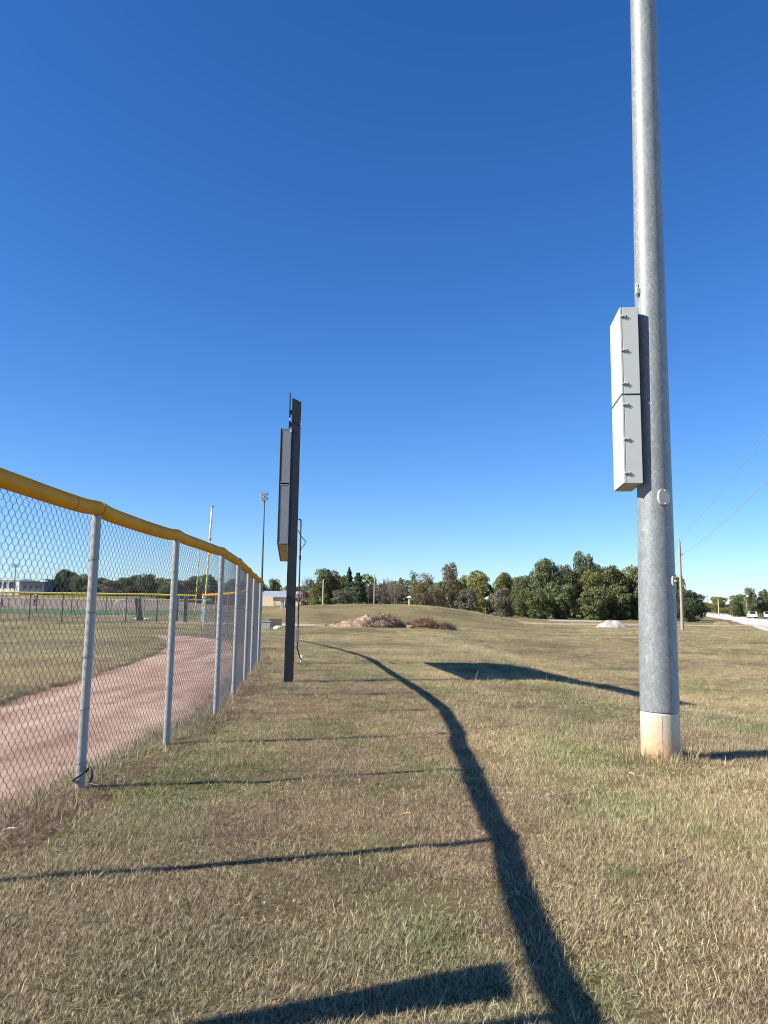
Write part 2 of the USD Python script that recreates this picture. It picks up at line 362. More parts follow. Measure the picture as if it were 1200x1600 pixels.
def leaf_material(name, ramp, var):
    return usdkit.material(stage, L(name), {
        "tone": ("attribute", {"attribute": "tone"}), "geo": ("geometry", {}), "oi": ("object_info", {}), "n": ("noise_texture", {"scale": .55, "detail": 3.0}),
        "r": ("rgb_ramp", {"ramp": ramp}), "mixf": ("math", {"math_type": "multiply_add", "value2": .55}), "sc": ("math", {"math_type": "multiply", "value2": .45}),
        "h": ("hsv", {"saturation": 1.0, "hue": .5, "fac": 1.0}), "mr": ("map_range", {"from_min": 0., "from_max": 1., "to_min": 1 - var, "to_max": 1 + var}),
        "p": ("principled_bsdf", {"roughness": .6, "specular_ior_level": .3}), "t": ("translucent_bsdf", {}), "m": ("mix_closure", {"fac": .25})},
        [("geo.position", "n.vector"), ("tone.fac", "sc.value1"), ("n.fac", "mixf.value1"), ("sc.value", "mixf.value3"), ("mixf.value", "r.fac"), ("r.color", "h.color"),
         ("oi.random", "mr.value"), ("mr.result", "h.value"), ("h.color", "p.base_color"), ("h.color", "t.color"), ("p.BSDF", "m.closure1"), ("t.BSDF", "m.closure2")], surface="m.closure")
M_["leaf_cedar"] = leaf_material("cedar_leaves", [(.1, (.03, .05, .025)), (.5, (.05, .078, .036)), (.9, (.085, .115, .055))], .15)
M_["leaf_green"] = leaf_material("green_leaves", [(.1, (.060, .080, .030)), (.5, (.10, .122, .044)), (.9, (.165, .17, .07))], .2)
M_["leaf_olive"] = leaf_material("olive_leaves", [(.1, (.085, .095, .03)), (.5, (.145, .145, .045)), (.9, (.22, .20, .07))], .2)
M_["leaf_yellow_green"] = leaf_material("yellow_green_leaves", [(.1, (.115, .122, .032)), (.5, (.185, .178, .05)), (.9, (.26, .23, .08))], .15)
M_["leaf_rust"] = leaf_material("rusty_leaves", [(.1, (.10, .08, .042)), (.5, (.15, .115, .058)), (.9, (.16, .16, .065))], .15)
M_["leaf_grey"] = leaf_material("grey_green_leaves", [(.1, (.085, .082, .055)), (.5, (.135, .125, .085)), (.9, (.18, .165, .115))], .15)
M_["leaf_red"] = leaf_material("red_brown_leaves", [(.1, (.13, .05, .03)), (.5, (.20, .085, .05)), (.9, (.24, .13, .08))], .15)

# ------------------------------------------------------------------ ground (structure)
def axis(lo, hi, fine_lo, fine_hi, step, grow=1.09):
    a = list(np.arange(fine_lo, fine_hi + 1e-6, step))
    s = step
    while a[-1] < hi:
        s *= grow; a.append(a[-1] + s)
    s, b = step, [fine_lo]
    while b[-1] > lo:
        s *= grow; b.append(b[-1] - s)
    return np.array(b[:0:-1] + a)

def sheet(xs, ys, dz=0.0, keep=None):
    X, Y = np.meshgrid(xs, ys, indexing="ij")
    V = np.stack([X, Y, height(X, Y) + dz], -1).reshape(-1, 3)
    n, m = X.shape
    i, j = np.meshgrid(np.arange(n - 1), np.arange(m - 1), indexing="ij")
    a = (i * m + j).ravel()
    q = np.stack([a, a + m, a + m + 1, a + 1], 1)
    return V, np.vstack([q[:, [0, 1, 2]], q[:, [0, 2, 3]]])

gx = axis(-2500, 2500, -7, 7, .09, 1.07)
gy = axis(-300, 3200, 1.5, 22, .09, 1.035)
tag(part("ground", sheet(gx, gy), M_["ground"], smooth=True), kind="structure", label="dry tan autumn turf running out to the horizon")

def ribbon(center, inner, outer, ns=12, dz=.012, edge=None, seed=0, sink=0.0, lip=True):
    """A sheet draped on the land between two offsets (to the left, i.e. the field side) of a polyline."""
    C = np.asarray(center, float)
    T = np.gradient(C, axis=0); T /= np.linalg.norm(T, axis=1, keepdims=True)
    N = np.stack([-T[:, 1], T[:, 0]], 1)
    t = np.linspace(0, 1, ns)
    lo = np.broadcast_to(inner, len(C)); hi = np.broadcast_to(outer, len(C))
    if edge:
        p = np.stack([C[:, 0] * edge[0], C[:, 1] * edge[0], 0 * C[:, 0]], -1)
        lo = lo + edge[1] * (fbm(p, 3, seed) - .5); hi = hi + edge[1] * (fbm(p + 17, 3, seed + 3) - .5)
    P = C[:, None] + N[:, None] * (lo[:, None] + (hi - lo)[:, None] * t)[..., None]
    Z = height(P[..., 0], P[..., 1], lip) + dz - sink * (np.maximum(0, 1 - t / .06) + np.maximum(0, 1 - (1 - t) / .03))
    V = np.concatenate([P, Z[..., None]], -1).reshape(-1, 3)
    n, m = len(C), ns
    i, j = np.meshgrid(np.arange(n - 1), np.arange(m - 1), indexing="ij")
    a = (i * m + j).ravel()
    q = np.stack([a, a + m, a + m + 1, a + 1], 1)
    F = np.vstack([q[:, [0, 1, 2]], q[:, [0, 2, 3]]])
    return V, F

fs = np.arange(0, FLEN, .08)
fc = FSP(fs)
end = fc[-1] + np.outer(np.arange(1, 8) * .3, (fc[-1] - fc[-4]) / np.linalg.norm(fc[-1] - fc[-4]))
tag(part("warning_track", ribbon(np.vstack([fc, end]), .18, 2.95, 64, .010, (2.3, .22), 4, .03, False), M_["track"], smooth=True), kind="structure", label="band of reddish crushed dirt just inside the curved fence")

M_["litter"] = dirt("leaf_litter", (.045, .032, .022), (.10, .068, .043), (.19, .135, .085), 9.0)
tag(part("fence_edging", ribbon(fc, -.30, .02, 10, .006, (3.1, .22), 14, .02), M_["litter"], smooth=True), kind="structure", label="strip of dark bare litter along the foot of the near fence")

def draped(name, poly, mat, dz, label, step):
    """A flat patch draped on the land: a grid cut to an outline."""
    from shapely import Polygon, contains_xy
    pg = Polygon(poly)
    x0, y0, x1, y1 = pg.bounds
    xs, ys = np.arange(x0, x1 + step, step), np.arange(y0, y1 + step, step)
    V, F = sheet(xs, ys, dz)
    c = V[F].mean(1)
    F = F[contains_xy(pg, c[:, 0], c[:, 1])]
    used, inv = np.unique(F, return_inverse=True)
    return tag(part(name, (V[used], inv.reshape(-1, 3)), mat, smooth=True), kind="structure", label=label)

# road on the right, running away over the rise
road_c = np.array([(4, -30), (20, 17), (31, 46), (42, 75), (49.3, 94), (70.5, 149), (88, 195), (108, 247), (134, 316), (148, 360), (165, 420), (205, 560)], float)
_rs = np.concatenate([[0], np.cumsum(np.linalg.norm(np.diff(road_c, axis=0), axis=1))])
road_p = CubicSpline(_rs, road_c)(np.arange(0, _rs[-1], 2.0))
tag(part("gravel_road", ribbon(road_p, -4.5, 4.5, 9, .05, (.15, 1.2), 9), M_["road"], smooth=True), kind="structure", label="white gravel road running away on the right")
draped("gravel_patch", [(22.6, 113), (23.2, 105), (25.5, 103), (28.5, 102), (30.5, 106), (29.8, 112), (26, 114.5)], M_["gravel"], .04, "flat spill of white gravel in the field before the grove", .5)
draped("grassy_mound", [(-15, 60), (-11, 57.5), (-2, 57), (8, 57.5), (13, 59), (16, 64), (17.5, 75), (16.5, 88), (10, 96), (-8, 96), (-15, 88), (-17, 72)], M_["mound"], .03, "low greenish grassy mound behind the dirt pile", .6)
draped("green_turf", [(-75, 66), (-75, 88), (-21, 91), (-15, 84), (-14.5, 72), (-20, 67)], M_["green_turf"], .04, "band of green turf beyond the first far fence", 1.0)
draped("infield_dirt", [(-110, 92), (-130, 165), (-30, 165), (-22, 130), (-22, 96)], M_["infield"], .04, "brown infield dirt of the far ball field", 2.0)
draped("bare_soil", [(-15, 50), (-14, 53.5), (-5, 53), (-3.5, 50.5), (-6, 49)], M_["bare_soil"], .025, "scuffed bare soil beside the dirt pile", .4)
draped("field_lane", [(14, 88), (14, 92), (44, 97), (60, 108), (60, 104), (46, 92), (30, 88)], M_["bare_soil"], .03, "pale worn lane across the field before the grove", .8)

# ------------------------------------------------------------------ outfield fence
fence = thing("chain_link_fence", "near curved chain-link fence with zinc posts and yellow capped top rail", "fence")
FH = 1.83
post_y = [-4.3, -2.4, -.2, 1.63, 3.42, 5.22, 7.02, 8.95, 10.73, 13.12, 15.18, 17.56, 19.8, 22.0, 24.4, 26.6, 28.8, 31.0, 33.1, 34.85]
ss = np.linspace(0, FLEN, 6000)
sy = FSP(ss)[:, 1]
post_s = [float(np.interp(y, sy, ss)) for y in post_y]
rng = np.random.default_rng(7)
POSTR = .0305
for k, s in enumerate(post_s):
    x, y = FSP(s)
    z0 = H(x, y)
    m = cyl(POSTR, POSTR, -.1, FH - .02 - z0, 20)
    m.apply_translation((x, y, z0))
    p = part("fence_post", m, M_["post"], fence, smooth=40)
    ties = []
    t = FSP(s, 1); t /= np.linalg.norm(t)
    nrm = np.array([-t[1], t[0]])
    for zt in (np.arange(.18, 1.75, .33) if -3 < y < 26 else []):
        zt = zt + rng.uniform(-.03, .03)
        a = np.linspace(0, 2 * np.pi, 15)
        rr = POSTR + .0015
        tilt = rng.uniform(-.012, .012)
        ring = np.stack([x + rr * np.cos(a), y + rr * np.sin(a), z0 + zt + tilt * np.cos(a)], 1)
        # the ends pull over to the mesh on the field side
        ring += np.concatenate([nrm * .007, [0]]) * (np.cos(a - math.atan2(nrm[1], nrm[0])) > .6)[:, None]
        ties.append(tube(ring, .0019, 5))
    if ties:
        part("tie_wires", join(ties), M_["wire"], p, kind="stuff")

# the padded rail cap: thick corrugated plastic tube, a bump over each post, a little sag between
cs = np.arange(0, FLEN - .02, .0075)
cxy = FSP(cs)
bump_ = np.zeros_like(cs); sag = np.zeros_like(cs)
for s in post_s:
    bump_ += .013 * np.exp(-((cs - s) / .15) ** 2)
for a_, b_ in zip(post_s[:-1], post_s[1:]):
    u = (cs - a_) / (b_ - a_)
    sag -= np.where((u > 0) & (u < 1), .005 * np.sin(np.pi * np.clip(u, 0, 1)) * rng.uniform(.5, 1.4), 0)
wob = .007 * (fbm(np.stack([cs * 1.1, 0 * cs, 0 * cs], -1), 2, 3) - .5)
capz = FH + .016 + bump_ + sag + wob
rad = .050 + .0018 * np.where((np.arange(len(cs)) % 2) == 0, 1, -1)
# one length of cap for every bay; the ends meet over the posts, some under a sleeve or a zip tie
for k, (a_, b_) in enumerate(zip(post_s[:-1], post_s[1:])):
    m_ = (cs >= a_ + .012) & (cs <= b_ + .008)
    P_ = np.column_stack([cxy, capz])[m_]
    part("rail_cap", tube(P_, rad[m_] + rng.uniform(-.0012, .0012), 18), M_["yellow_cap"], fence, smooth=80)
    if k % 2:
        m_ = (cs >= b_ - .035) & (cs <= b_ + .05)
        part("cap_sleeve", tube(np.column_stack([cxy, capz])[m_], .0528, 18), M_["yellow_cap"], fence, smooth=60)
    for f_ in (.3, .72):
        i_ = int(np.searchsorted(cs, a_ + f_ * (b_ - a_) + rng.uniform(-.1, .1)))
        if 0 < i_ < len(cs) - 2 and rng.uniform() < .8:
            part("cap_tie", tube(np.column_stack([cxy, capz])[i_:i_ + 2], .0522, 18), M_["cap_tie"], fence, smooth=60)
tw = np.arange(0, FLEN, .2)
tp = FSP(tw); dt = FSP(tw, 1); dt /= np.linalg.norm(dt, axis=1, keepdims=True)
off = np.stack([-dt[:, 1], dt[:, 0]], 1) * (POSTR + .004)
part("bottom_wire", tube(np.column_stack([tp + off, height(tp[:, 0], tp[:, 1]) + .018]), .0020, 5), M_["wire"], fence)

def chain_link(s0, s1, ztop, path, dpath, w, hgt, r, side, zfun, offset):
    """Woven pickets: each zigzags over half a diamond and hooks its neighbour."""
    npk = max(int(round((s1 - s0) / (w / 2))), 1)
    nv = int(ztop / (hgt / 2)) + 1
    i, j = np.meshgrid(np.arange(npk), np.arange(nv), indexing="ij")
    right = (i + j) % 2
    s_ = s0 + (i + right) * (w / 2) * ((s1 - s0) / (npk * w / 2))
    # at each node the wire runs almost straight up for a moment where it hooks its neighbour
    hook = hgt * .085
    zc = ztop - j * hgt / 2
    S = np.stack([s_, s_], -1).reshape(npk, -1)
    Z = np.stack([zc + hook, zc - hook], -1).reshape(npk, -1)
    D = np.stack([np.where(right, .9, -.9), np.where(right, -.9, .9)], -1).reshape(npk, -1) * r
    # little irregularities of the weave
    q = np.stack([S * 2.2, Z * 2.2, 0 * S], -1)
    S = S + .010 * (noise(q, 3) - .5); Z = Z + .010 * (noise(q + 9, 4) - .5)
    belly = .022 * np.sin(np.pi * np.clip((S - s0) / (s1 - s0), 0, 1)) * np.sin(np.pi * np.clip(Z / ztop, 0, 1))
    xy = path(S.ravel()); t = dpath(S.ravel()); t = t / np.linalg.norm(t, axis=1, keepdims=True)
    nn = np.stack([-t[:, 1], t[:, 0]], 1)
    g = zfun(xy)
    Zr = np.maximum(Z.ravel(), g + .012)
    P = np.column_stack([xy + nn * (offset + D.ravel() + belly.ravel())[:, None], Zr])
    n3 = np.column_stack([nn, 0 * nn[:, 0]]); t3 = np.column_stack([t, 0 * nn[:, 0]])
    up3 = np.array([0, 0, 1.0])
    K = S.shape[1]
    # square section turned to the run of the wire: normal, and the in-plane direction across the wire
    dirn = np.gradient(P.reshape(npk, K, 3), axis=1).reshape(-1, 3)
    acr = np.cross(n3, dirn); acr /= np.maximum(np.linalg.norm(acr, axis=1, keepdims=True), 1e-9)
    R = np.stack([P + n3 * r, P + acr * r, P - n3 * r, P - acr * r], 1)
    V = R.reshape(-1, 3)
    a, b = np.meshgrid(np.arange(npk), np.arange(K - 1), indexing="ij")
    base = ((a * K + b) * 4).ravel()
    ok = (Z.ravel()[(a * K + b).ravel()] > g[(a * K + b).ravel()] + .012)
    base = base[ok]
    F = []
    for c in range(4):
        d = (c + 1) % 4
        F += [np.stack([base + c, base + 4 + d, base + d], 1), np.stack([base + c, base + 4 + c, base + 4 + d], 1)]
    return V, np.vstack(F)

def gz(xy):
    return height(xy[:, 0], xy[:, 1])
for a_, b_ in zip(post_s[:-1], post_s[1:]):
    y = FSP(a_)[1]
    part("chain_link_mesh", chain_link(a_, b_, FH - .03, FSP, lambda s: FSP(s, 1), 0.0718, .0735, .00175, 1, gz, POSTR + .005), M_["wire"], fence, smooth=True)

# black strap looped round the foot of the nearest whole post
sx, sy_ = FSP(post_s[5]); sz = H(sx, sy_)
a = np.linspace(0, 2 * np.pi, 28)
loop = np.stack([sx + .010 + .050 * np.cos(a), sy_ - .008 + .043 * np.sin(a), sz + .095 + .042 * np.cos(a)], 1)
tail = np.array([[sx + .06, sy_ - .01, sz + .135], [sx + .078, sy_ - .03, sz + .125], [sx + .088, sy_ - .04, sz + .085], [sx + .075, sy_ - .03, sz + .05], [sx + .115, sy_ - .05, sz + .04], [sx + .17, sy_ - .06, sz + .035]])
strap = thing("black_strap", "black strap looped round the foot of the nearest whole fence post", "strap")
part("loop", tube(loop, .008, 7), M_["black_rubber"], strap, smooth=True)
part("tail", tube(CubicSpline(range(6), tail)(np.linspace(0, 5, 26)), .009, 7), M_["black_rubber"], strap, smooth=True)

# narrow panel tied on the fence beside the viewer; its shadow lies in the foreground
sg = thing("fence_panel", "narrow tapering dark panel tied to the near fence beside the viewer", "panel")
s0, s1 = (float(np.interp(y, sy, ss)) for y in (1.79, 2.04))
pa, pb = FSP(s0), FSP(s1)
cpt = (pa + pb) / 2; ang = math.atan2(*(pb - pa)[::-1])
wd = np.linalg.norm(pb - pa)
from shapely import Polygon as _Poly
pn = trimesh.creation.extrude_polygon(_Poly([(-wd / 2, 1.70), (wd / 2, 1.70), (wd / 2 - .20, .72), (-wd / 2 + .01, .66)]), .012, engine="earcut")
pn.apply_transform(trimesh.transformations.rotation_matrix(math.pi / 2, (1, 0, 0)))
pn.apply_transform(trimesh.transformations.rotation_matrix(ang, (0, 0, 1)))
pn.apply_translation((cpt[0] + .05, cpt[1], 0))
part("panel_sheet", pn, M_["dark_screen"], sg)
part("cable_tie", join([tube([(cpt[0] + .05, pa[1] + .03 + .24 * q, zz), (cpt[0] - .06, pa[1] + .03 + .24 * q, zz)], .003, 5) for q, zz in ((0, 1.7), (1, 1.7), (0, 1.2), (0, .8))]), M_["wire"], sg, kind="stuff")

# ------------------------------------------------------------------ floodlight pole
PX, PY = 2.334, 6.605
pole = thing("light_pole", "huge galvanised steel pole on a round concrete footing at right", "light pole", (0, 0, 0))
pz = H(PX, PY)
def lean(z):
    return PX + .0088 * z
zz = np.concatenate([np.linspace(.395, 8, 60), np.linspace(8.2, 14.5, 20)])
rr = np.where(zz < 1.7, .1575 - .0065 * (zz - .4), .149 - .0062 * (zz - 1.7)); rr = np.interp(zz, [.39, 1.5, 3.2, 5.07, 7.03, 14.5], [.158, .152, .137, .126, .1165, .08])
part("shaft", tube(np.column_stack([lean(zz), np.full_like(zz, PY), zz]), rr, 64), M_["zinc"], pole, smooth=40)
fz = np.array([-.25, .0, .2, .365, .385, .392])
part("footing", tube(np.column_stack([lean(fz), np.full_like(fz, PY), fz]), [.158, .158, .157, .157, .152, .146], 64), M_["footing"], pole, smooth=30)
seam = [(PX + .158 * math.cos(t_), PY + .158 * math.sin(t_)) for t_ in (-1.80, -1.38)]
part("form_seam", join([tube([(x, y, pz - .02), (x, y, .36)], .0012, 5) for x, y in seam[:1]]), M_["footing"], pole)
def oval_cover(cx, cy, cz, yaw, w, h, th):
    n = 40
    t_ = np.linspace(0, 2 * np.pi, n, endpoint=False)
    e = 2.6
    ox = np.sign(np.cos(t_)) * np.abs(np.cos(t_)) ** (2 / e) * w / 2
    oz = np.sign(np.sin(t_)) * np.abs(np.sin(t_)) ** (2 / e) * h / 2
    rings = [(1.0, 0.0), (1.0, th * .75), (.96, th), (0.0, th)]
    V, F = [], []
    for k, (sc, d) in enumerate(rings):
        V += [(sc * a_, -d, sc * b_) for a_, b_ in zip(ox, oz)]
    for k in range(len(rings) - 1):
        for j in range(n):
            j2 = (j + 1) % n
            F += [(k * n + j, k * n + j2, (k + 1) * n + j2), (k * n + j, (k + 1) * n + j2, (k + 1) * n + j)]
    m = trimesh.Trimesh(np.array(V), np.array(F), process=False)
    if (m.face_normals * (m.triangles_center - [0, th * .2, 0])).sum() < 0:
        m.invert()
    m.apply_transform(trimesh.transformations.rotation_matrix(yaw, (0, 0, 1)))
    m.apply_translation((cx, cy, cz))
    return m
yaw = .15
hz = 2.185; hr = .146 - .02
hx_, hy_ = lean(hz) + hr * math.sin(yaw), PY - hr * math.cos(yaw)
hc = part("handhole_cover", oval_cover(hx_, hy_, hz, yaw, .103, .142, .042), M_["cover_grey"], pole, smooth=35)
part("screw", join([trimesh.creation.icosphere(subdivisions=1, radius=.006).apply_translation((hx_ + .045 * math.sin(yaw) + .004, hy_ - .042 * math.cos(yaw), hz + d)) for d in (-.056, .056)]), M_["latch"], hc, kind="stuff")
yaw2 = .62; lz = 1.475
lx, ly = lean(lz) + .145 * math.sin(yaw2), PY - .145 * math.cos(yaw2)
lug = part("grounding_lug", oval_cover(lx, ly, lz, yaw2, .036, .085, .024), M_["cover_grey"], pole, smooth=35)
part("bolt", trimesh.creation.icosphere(subdivisions=1, radius=.009).apply_translation((lx + .035 * math.sin(yaw2), ly - .033 * math.cos(yaw2), lz)), M_["latch"], lug)
# small eye bracket at the left edge above the boxes
bz = 4.06
bx = lean(bz) - .132
part("eye_bracket", join([box(.035, .03, .05, (bx, PY - .06, bz), .004), tube([(bx - .008, PY - .06, bz + .02), (bx - .016, PY - .06, bz + .05), (bx - .004, PY - .06, bz + .072)], .006, 6), box(.022, .03, .014, (bx - .014, PY - .06, bz - .03), .003)]), M_["latch"], pole)
part("cable_stub", tube([(lean(3.86) - .136, PY - .04, 3.79), (lean(3.86) - .136, PY - .04, 3.86), (lean(3.86) - .120, PY - .03, 3.905)], .009, 7), M_["post"], pole, smooth=True)
part("pole_cap", cyl(.081, .03, 14.5, 14.56, 32, (lean(14.5), PY)), M_["zinc"], pole)

# the two electrical cabinets hung on its left side
CW, CD = .158, .455
def cabinet(label, z0, z1):
    c = thing("electrical_cabinet", label, "electrical box", (2.046, 6.468, z0), -6.3)
    h = z1 - z0
    part("body", box(CW - .022, CD, h, (.022 + (CW - .022) / 2, CD / 2, h / 2), .003), M_["box_paint"], c)
    part("door", box(.019, CD + .004, h - .004, (.0095, CD / 2, h / 2), .003), M_["box_paint"], c)
    part("gasket", box(.006, CD - .012, h - .012, (.0205, CD / 2, h / 2)), M_["box_dark"], c)
    for q in (.115, .5, .895):
        zq = h * q
        l = part("latch", join([box(.018, .012, .017, (.010, -.008, zq), .002), box(.010, .014, .013, (.027, -.007, zq + .001), .002), box(.022, .010, .015, (.046, -.005, zq), .002)]), M_["latch"], c)
        part("hook", join([box(.014, .008, .007, (.030, -.016, zq - .004), .001), trimesh.creation.icosphere(subdivisions=1, radius=.006).apply_translation((.055, -.012, zq))]), M_["box_dark"], l)
    part("embossed_strip", join([box(.0015, .014, .010, (-.0005, CD * .62, zq), .0004) for zq in np.linspace(h * .2, h * .9, 11)]), M_["box_paint"], c, kind="stuff")
    part("nameplate", box(.002, .05, .03, (-.0008, CD * .78, h - .09), .0005), M_["box_paint"], c)
    part("mounting_channel", join([box(.075, .05, .05, (CW + .035, CD * .42, zq), .004) for zq in (h * .18, h * .82)]), M_["post"], c)
    return c
cabinet("upper grey electrical cabinet hung on the galvanised pole", 3.090, 3.872)
cabinet("lower grey electrical cabinet hung on the galvanised pole", 2.303, 3.074)

# ------------------------------------------------------------------ scoreboard seen end-on
SB = thing("scoreboard", "tall black-framed scoreboard seen end-on outside the fence", "scoreboard", (0, 0, 0))
A, B = np.array([-1.555, 13.09]), np.array([-2.085, 17.45])
d = (B - A) / np.linalg.norm(B - A); nL = np.array([-d[1], d[0]])          # nL points to the field (left)
th = math.degrees(math.atan2(d[1], d[0])) - 90
def sb(mesh):
    """local x: away from the field, y: along the board from the near beam."""
    mesh = mesh.copy()
    mesh.apply_transform(trimesh.transformations.rotation_matrix(math.radians(th), (0, 0, 1)))
    mesh.apply_translation((A[0], A[1], 0))
    return mesh
def beam(y):
    w, dp, t_ = .172, .155, .011
    zt = 4.78
    zb = H(A[0], A[1]) - .3
    hgt = zt - zb
    m = [box(t_, w * .92, hgt, (s_ * (dp / 2 - t_ / 2), y, zb + hgt / 2)) for s_ in (-1, 1)] + [box(dp - 2 * t_ - .004, .009, hgt, (0, y, zb + hgt / 2))]
    return join(m)
# near beam: flange towards the viewer
def ibeam(y):
    bw, dp, t_ = .158, .19, .012
    zt, zb = 4.77, H(A[0], A[1]) - .3
    hgt = zt - zb
    fl = [box(bw, t_, hgt, (0, y + s_ * (dp / 2 - t_ / 2), zb + hgt / 2), .002) for s_ in (-1, 1)]
    web = box(.009, dp - 2 * t_ - .004, hgt, (0, y, zb + hgt / 2))
    return join(fl + [web])
for y in (0.0, 4.39):
    part("steel_beam", sb(ibeam(y)), M_["black_steel"], SB)
Lb = 4.62
x1 = -.079
def cab(z0, z1, dep):
    return box(dep, Lb, z1 - z0, (x1 - dep / 2 - .006, Lb / 2 - .10, (z0 + z1) / 2), .006)
u = part("upper_cabinet", sb(cab(3.355, 4.31, .150)), M_["grey_panel"], SB)
l_ = part("lower_cabinet", sb(cab(2.312, 3.335, .156)), M_["grey_panel"], SB)
for o_, z0, z1 in ((u, 3.355, 4.31), (l_, 2.312, 3.335)):
    part("face_frame", sb(box(.022, Lb + .01, z1 - z0 + .006, (x1 - .172, Lb / 2 - .10, (z0 + z1) / 2), .003)), M_["black_steel"], o_)
    part("corner_trim", sb(box(.03, .004, z1 - z0 - .02, (x1 - .022, -.103, (z0 + z1) / 2))), M_["grey_panel"], o_)
    for zq in (z1 - .012, z0 + .012):
        part("edge_trim", sb(box(.154, .004, .02, (x1 - .086, -.1035, zq))), M_["grey_panel"], o_)
part("underside_panel", sb(join([box(.135, 2.2, .008, (x1 - .078, 1.05, 2.304)), box(.135, 2.2, .008, (x1 - .078, 3.32, 2.304))])), M_["under_panel"], SB)
part("header_panel", sb(box(.022, Lb, .62, (x1 - .038, Lb / 2 - .10, 4.635), .003)), M_["black_steel"], SB)
part("header_bracket", sb(join([box(.05, .06, .07, (x1 - .01, -.02, 4.62), .004), box(.05, .06, .07, (x1 - .01, -.02, 4.40), .004)])), M_["black_steel"], SB)
part("clip", sb(join([box(.014, .02, .045, (x1 - .030, -.115, 4.47), .002), box(.012, .02, .03, (.082, -.085, 4.40), .002), box(.014, .02, .04, (x1 - .003, -.105, 4.27), .002)])), M_["pvc"], SB, kind="stuff")
# beam top plate cut at a slant
part("beam_cap", sb(join([trimesh.convex.convex_hull(np.array([(sx_, sy2, z_) for sx_, zt in ((-.079, 4.86), (.079, 4.79)) for sy2 in (-.095, .095) for z_ in (4.765, zt)]))])), M_["black_steel"], SB)
# conduit riser behind the far beam
q = np.array([-1.925, 17.72]); qz = H(*q)
cx_ = [(q[0] - .02, 17.45, 3.27), (q[0] + .01, 17.62, 3.27), (q[0], 17.72, 3.20)] + [(q[0], 17.72, z_) for z_ in np.linspace(3.1, .55, 8)] + [(q[0] - .005, 17.74, .34), (q[0] + .035, 17.9, .16), (q[0] + .05, 18.2, .04)]
part("conduit", tube(cx_, .017, 8), M_["conduit"], SB, smooth=True)
part("service_wire", tube([(q[0] - .03, 17.5, 3.02), (q[0] + .02, 17.6, 2.9), (q[0] + .13, 17.7, 2.78), (q[0] + .10, 17.72, 2.72), (q[0] + .02, 17.72, 2.62), (q[0], 17.72, 2.5)], .010, 6), M_["conduit"], SB, smooth=True)
part("conduit_coupling", cyl(.026, .026, 2.36, 2.46, 10, tuple(q)), M_["conduit"], SB)
part("junction_box", box(.085, .07, .30, (q[0] - .012, 17.71, .62), .006), M_["conduit_grey"], SB)
pv = thing("pipe_stub", "short white plastic pipe stub in the grass behind the scoreboard beam", "pipe", (-1.885, 18.32, H(-1.885, 18.32)))
part("pipe", cyl(.036, .036, -.05, .12, 14), M_["pvc"], pv, smooth=40)
part("pipe_cap", cyl(.041, .041, .12, .155, 14), M_["pvc"], pv, smooth=40)

# ------------------------------------------------------------------ far fences with yellow rails
def far_fence(label, pts, hgt, spacing, w, name="far_fence", cap_r=.045, rail=M_["yellow_paint"], wire_r=.0026):
    P = np.asarray(pts, float)
    s_ = np.concatenate([[0], np.cumsum(np.linalg.norm(np.diff(P, axis=0), axis=1))])
    f = lambda t_: np.column_stack([np.interp(t_, s_, P[:, 0]), np.interp(t_, s_, P[:, 1])])
    dfn = lambda t_: f(np.minimum(t_ + .05, s_[-1])) - f(np.minimum(t_ + .05, s_[-1]) - .1)
    t = thing(name, label, "fence")
    for q_ in np.arange(0, s_[-1] + .01, spacing):
        x, y = f(np.array([q_]))[0]
        part("fence_post", cyl(.038, .038, -.1, hgt, 10).apply_translation((x, y, H(x, y))), M_["dark_post"], t, smooth=True)
    q_ = np.arange(0, s_[-1], .5)
    xy = f(q_)
    part("rail_cap", tube(np.column_stack([xy, height(xy[:, 0], xy[:, 1]) + hgt]), cap_r, 8), rail, t, smooth=True)
    # mesh follows the land: woven pickets between the posts as one part
    gm = lambda xy_: gz(xy_) * 0 - 5
    V, F = chain_link(0, s_[-1], hgt - .05, f, dfn, w, w, wire_r, 1, gm, .05)
    V = V.copy(); V[:, 2] += height(V[:, 0], V[:, 1])
    part("chain_link_mesh", (V, F), M_["wire"], t, kind="stuff")
    return t
far_fence("first far chain-link fence with yellow rail across the outfield", [(-34, 47.5), (-24, 48.9), (-18, 50.2), (-14.4, 51.0), (-12.3, 51.2)], 1.83, 1.95, .16)
far_fence("second yellow-railed fence farther off, before the green turf", [(-58, 66.5), (-40, 68.5), (-24, 71), (-18.2, 72.5)], 1.75, 3.0, .24, cap_r=.055)
far_fence("thin low yellow-railed fence behind the green turf strip", [(-85, 90), (-60, 92), (-40, 94), (-21, 96)], 1.3, 4.0, .4, cap_r=.05, wire_r=.004)

# dark windscreens tied on the first far fence
def screen(label, x0, x1_, y, z0, z1, tilt=0):
    t = thing("windscreen", label, "screen", (x0, y, H(x0, y)))
    w = x1_ - x0
    n = 7
    xs = np.linspace(0, w, n)
    V = np.array([(x + tilt * zq, .03 * math.sin(3 * x + zq) - dd, zq) for dd in (0, .012) for zq in np.linspace(z0, z1, 6) for x in xs])
    F = []
    for dd in (0, 1):
        for r_ in range(5):
            for c_ in range(n - 1):
                a_ = dd * 6 * n + r_ * n + c_
                F += [(a_, a_ + 1, a_ + n + 1), (a_, a_ + n + 1, a_ + n)]
    part("screen_cloth", (V, np.array(F)), M_["dark_screen"], t)
    part("hem_pole", join([cyl(.02, .02, 0, z1, 8, (xx_, .02)) for xx_ in (0, w)]), M_["post"], t)
screen("narrow dark leaning windscreen on the first far fence", -15.95, -15.55, 50.5, .12, 1.55, -.18)
screen("left of two dark upright windscreens by the yellow foul pole", -13.62, -13.42, 50.95, .1, 1.75)
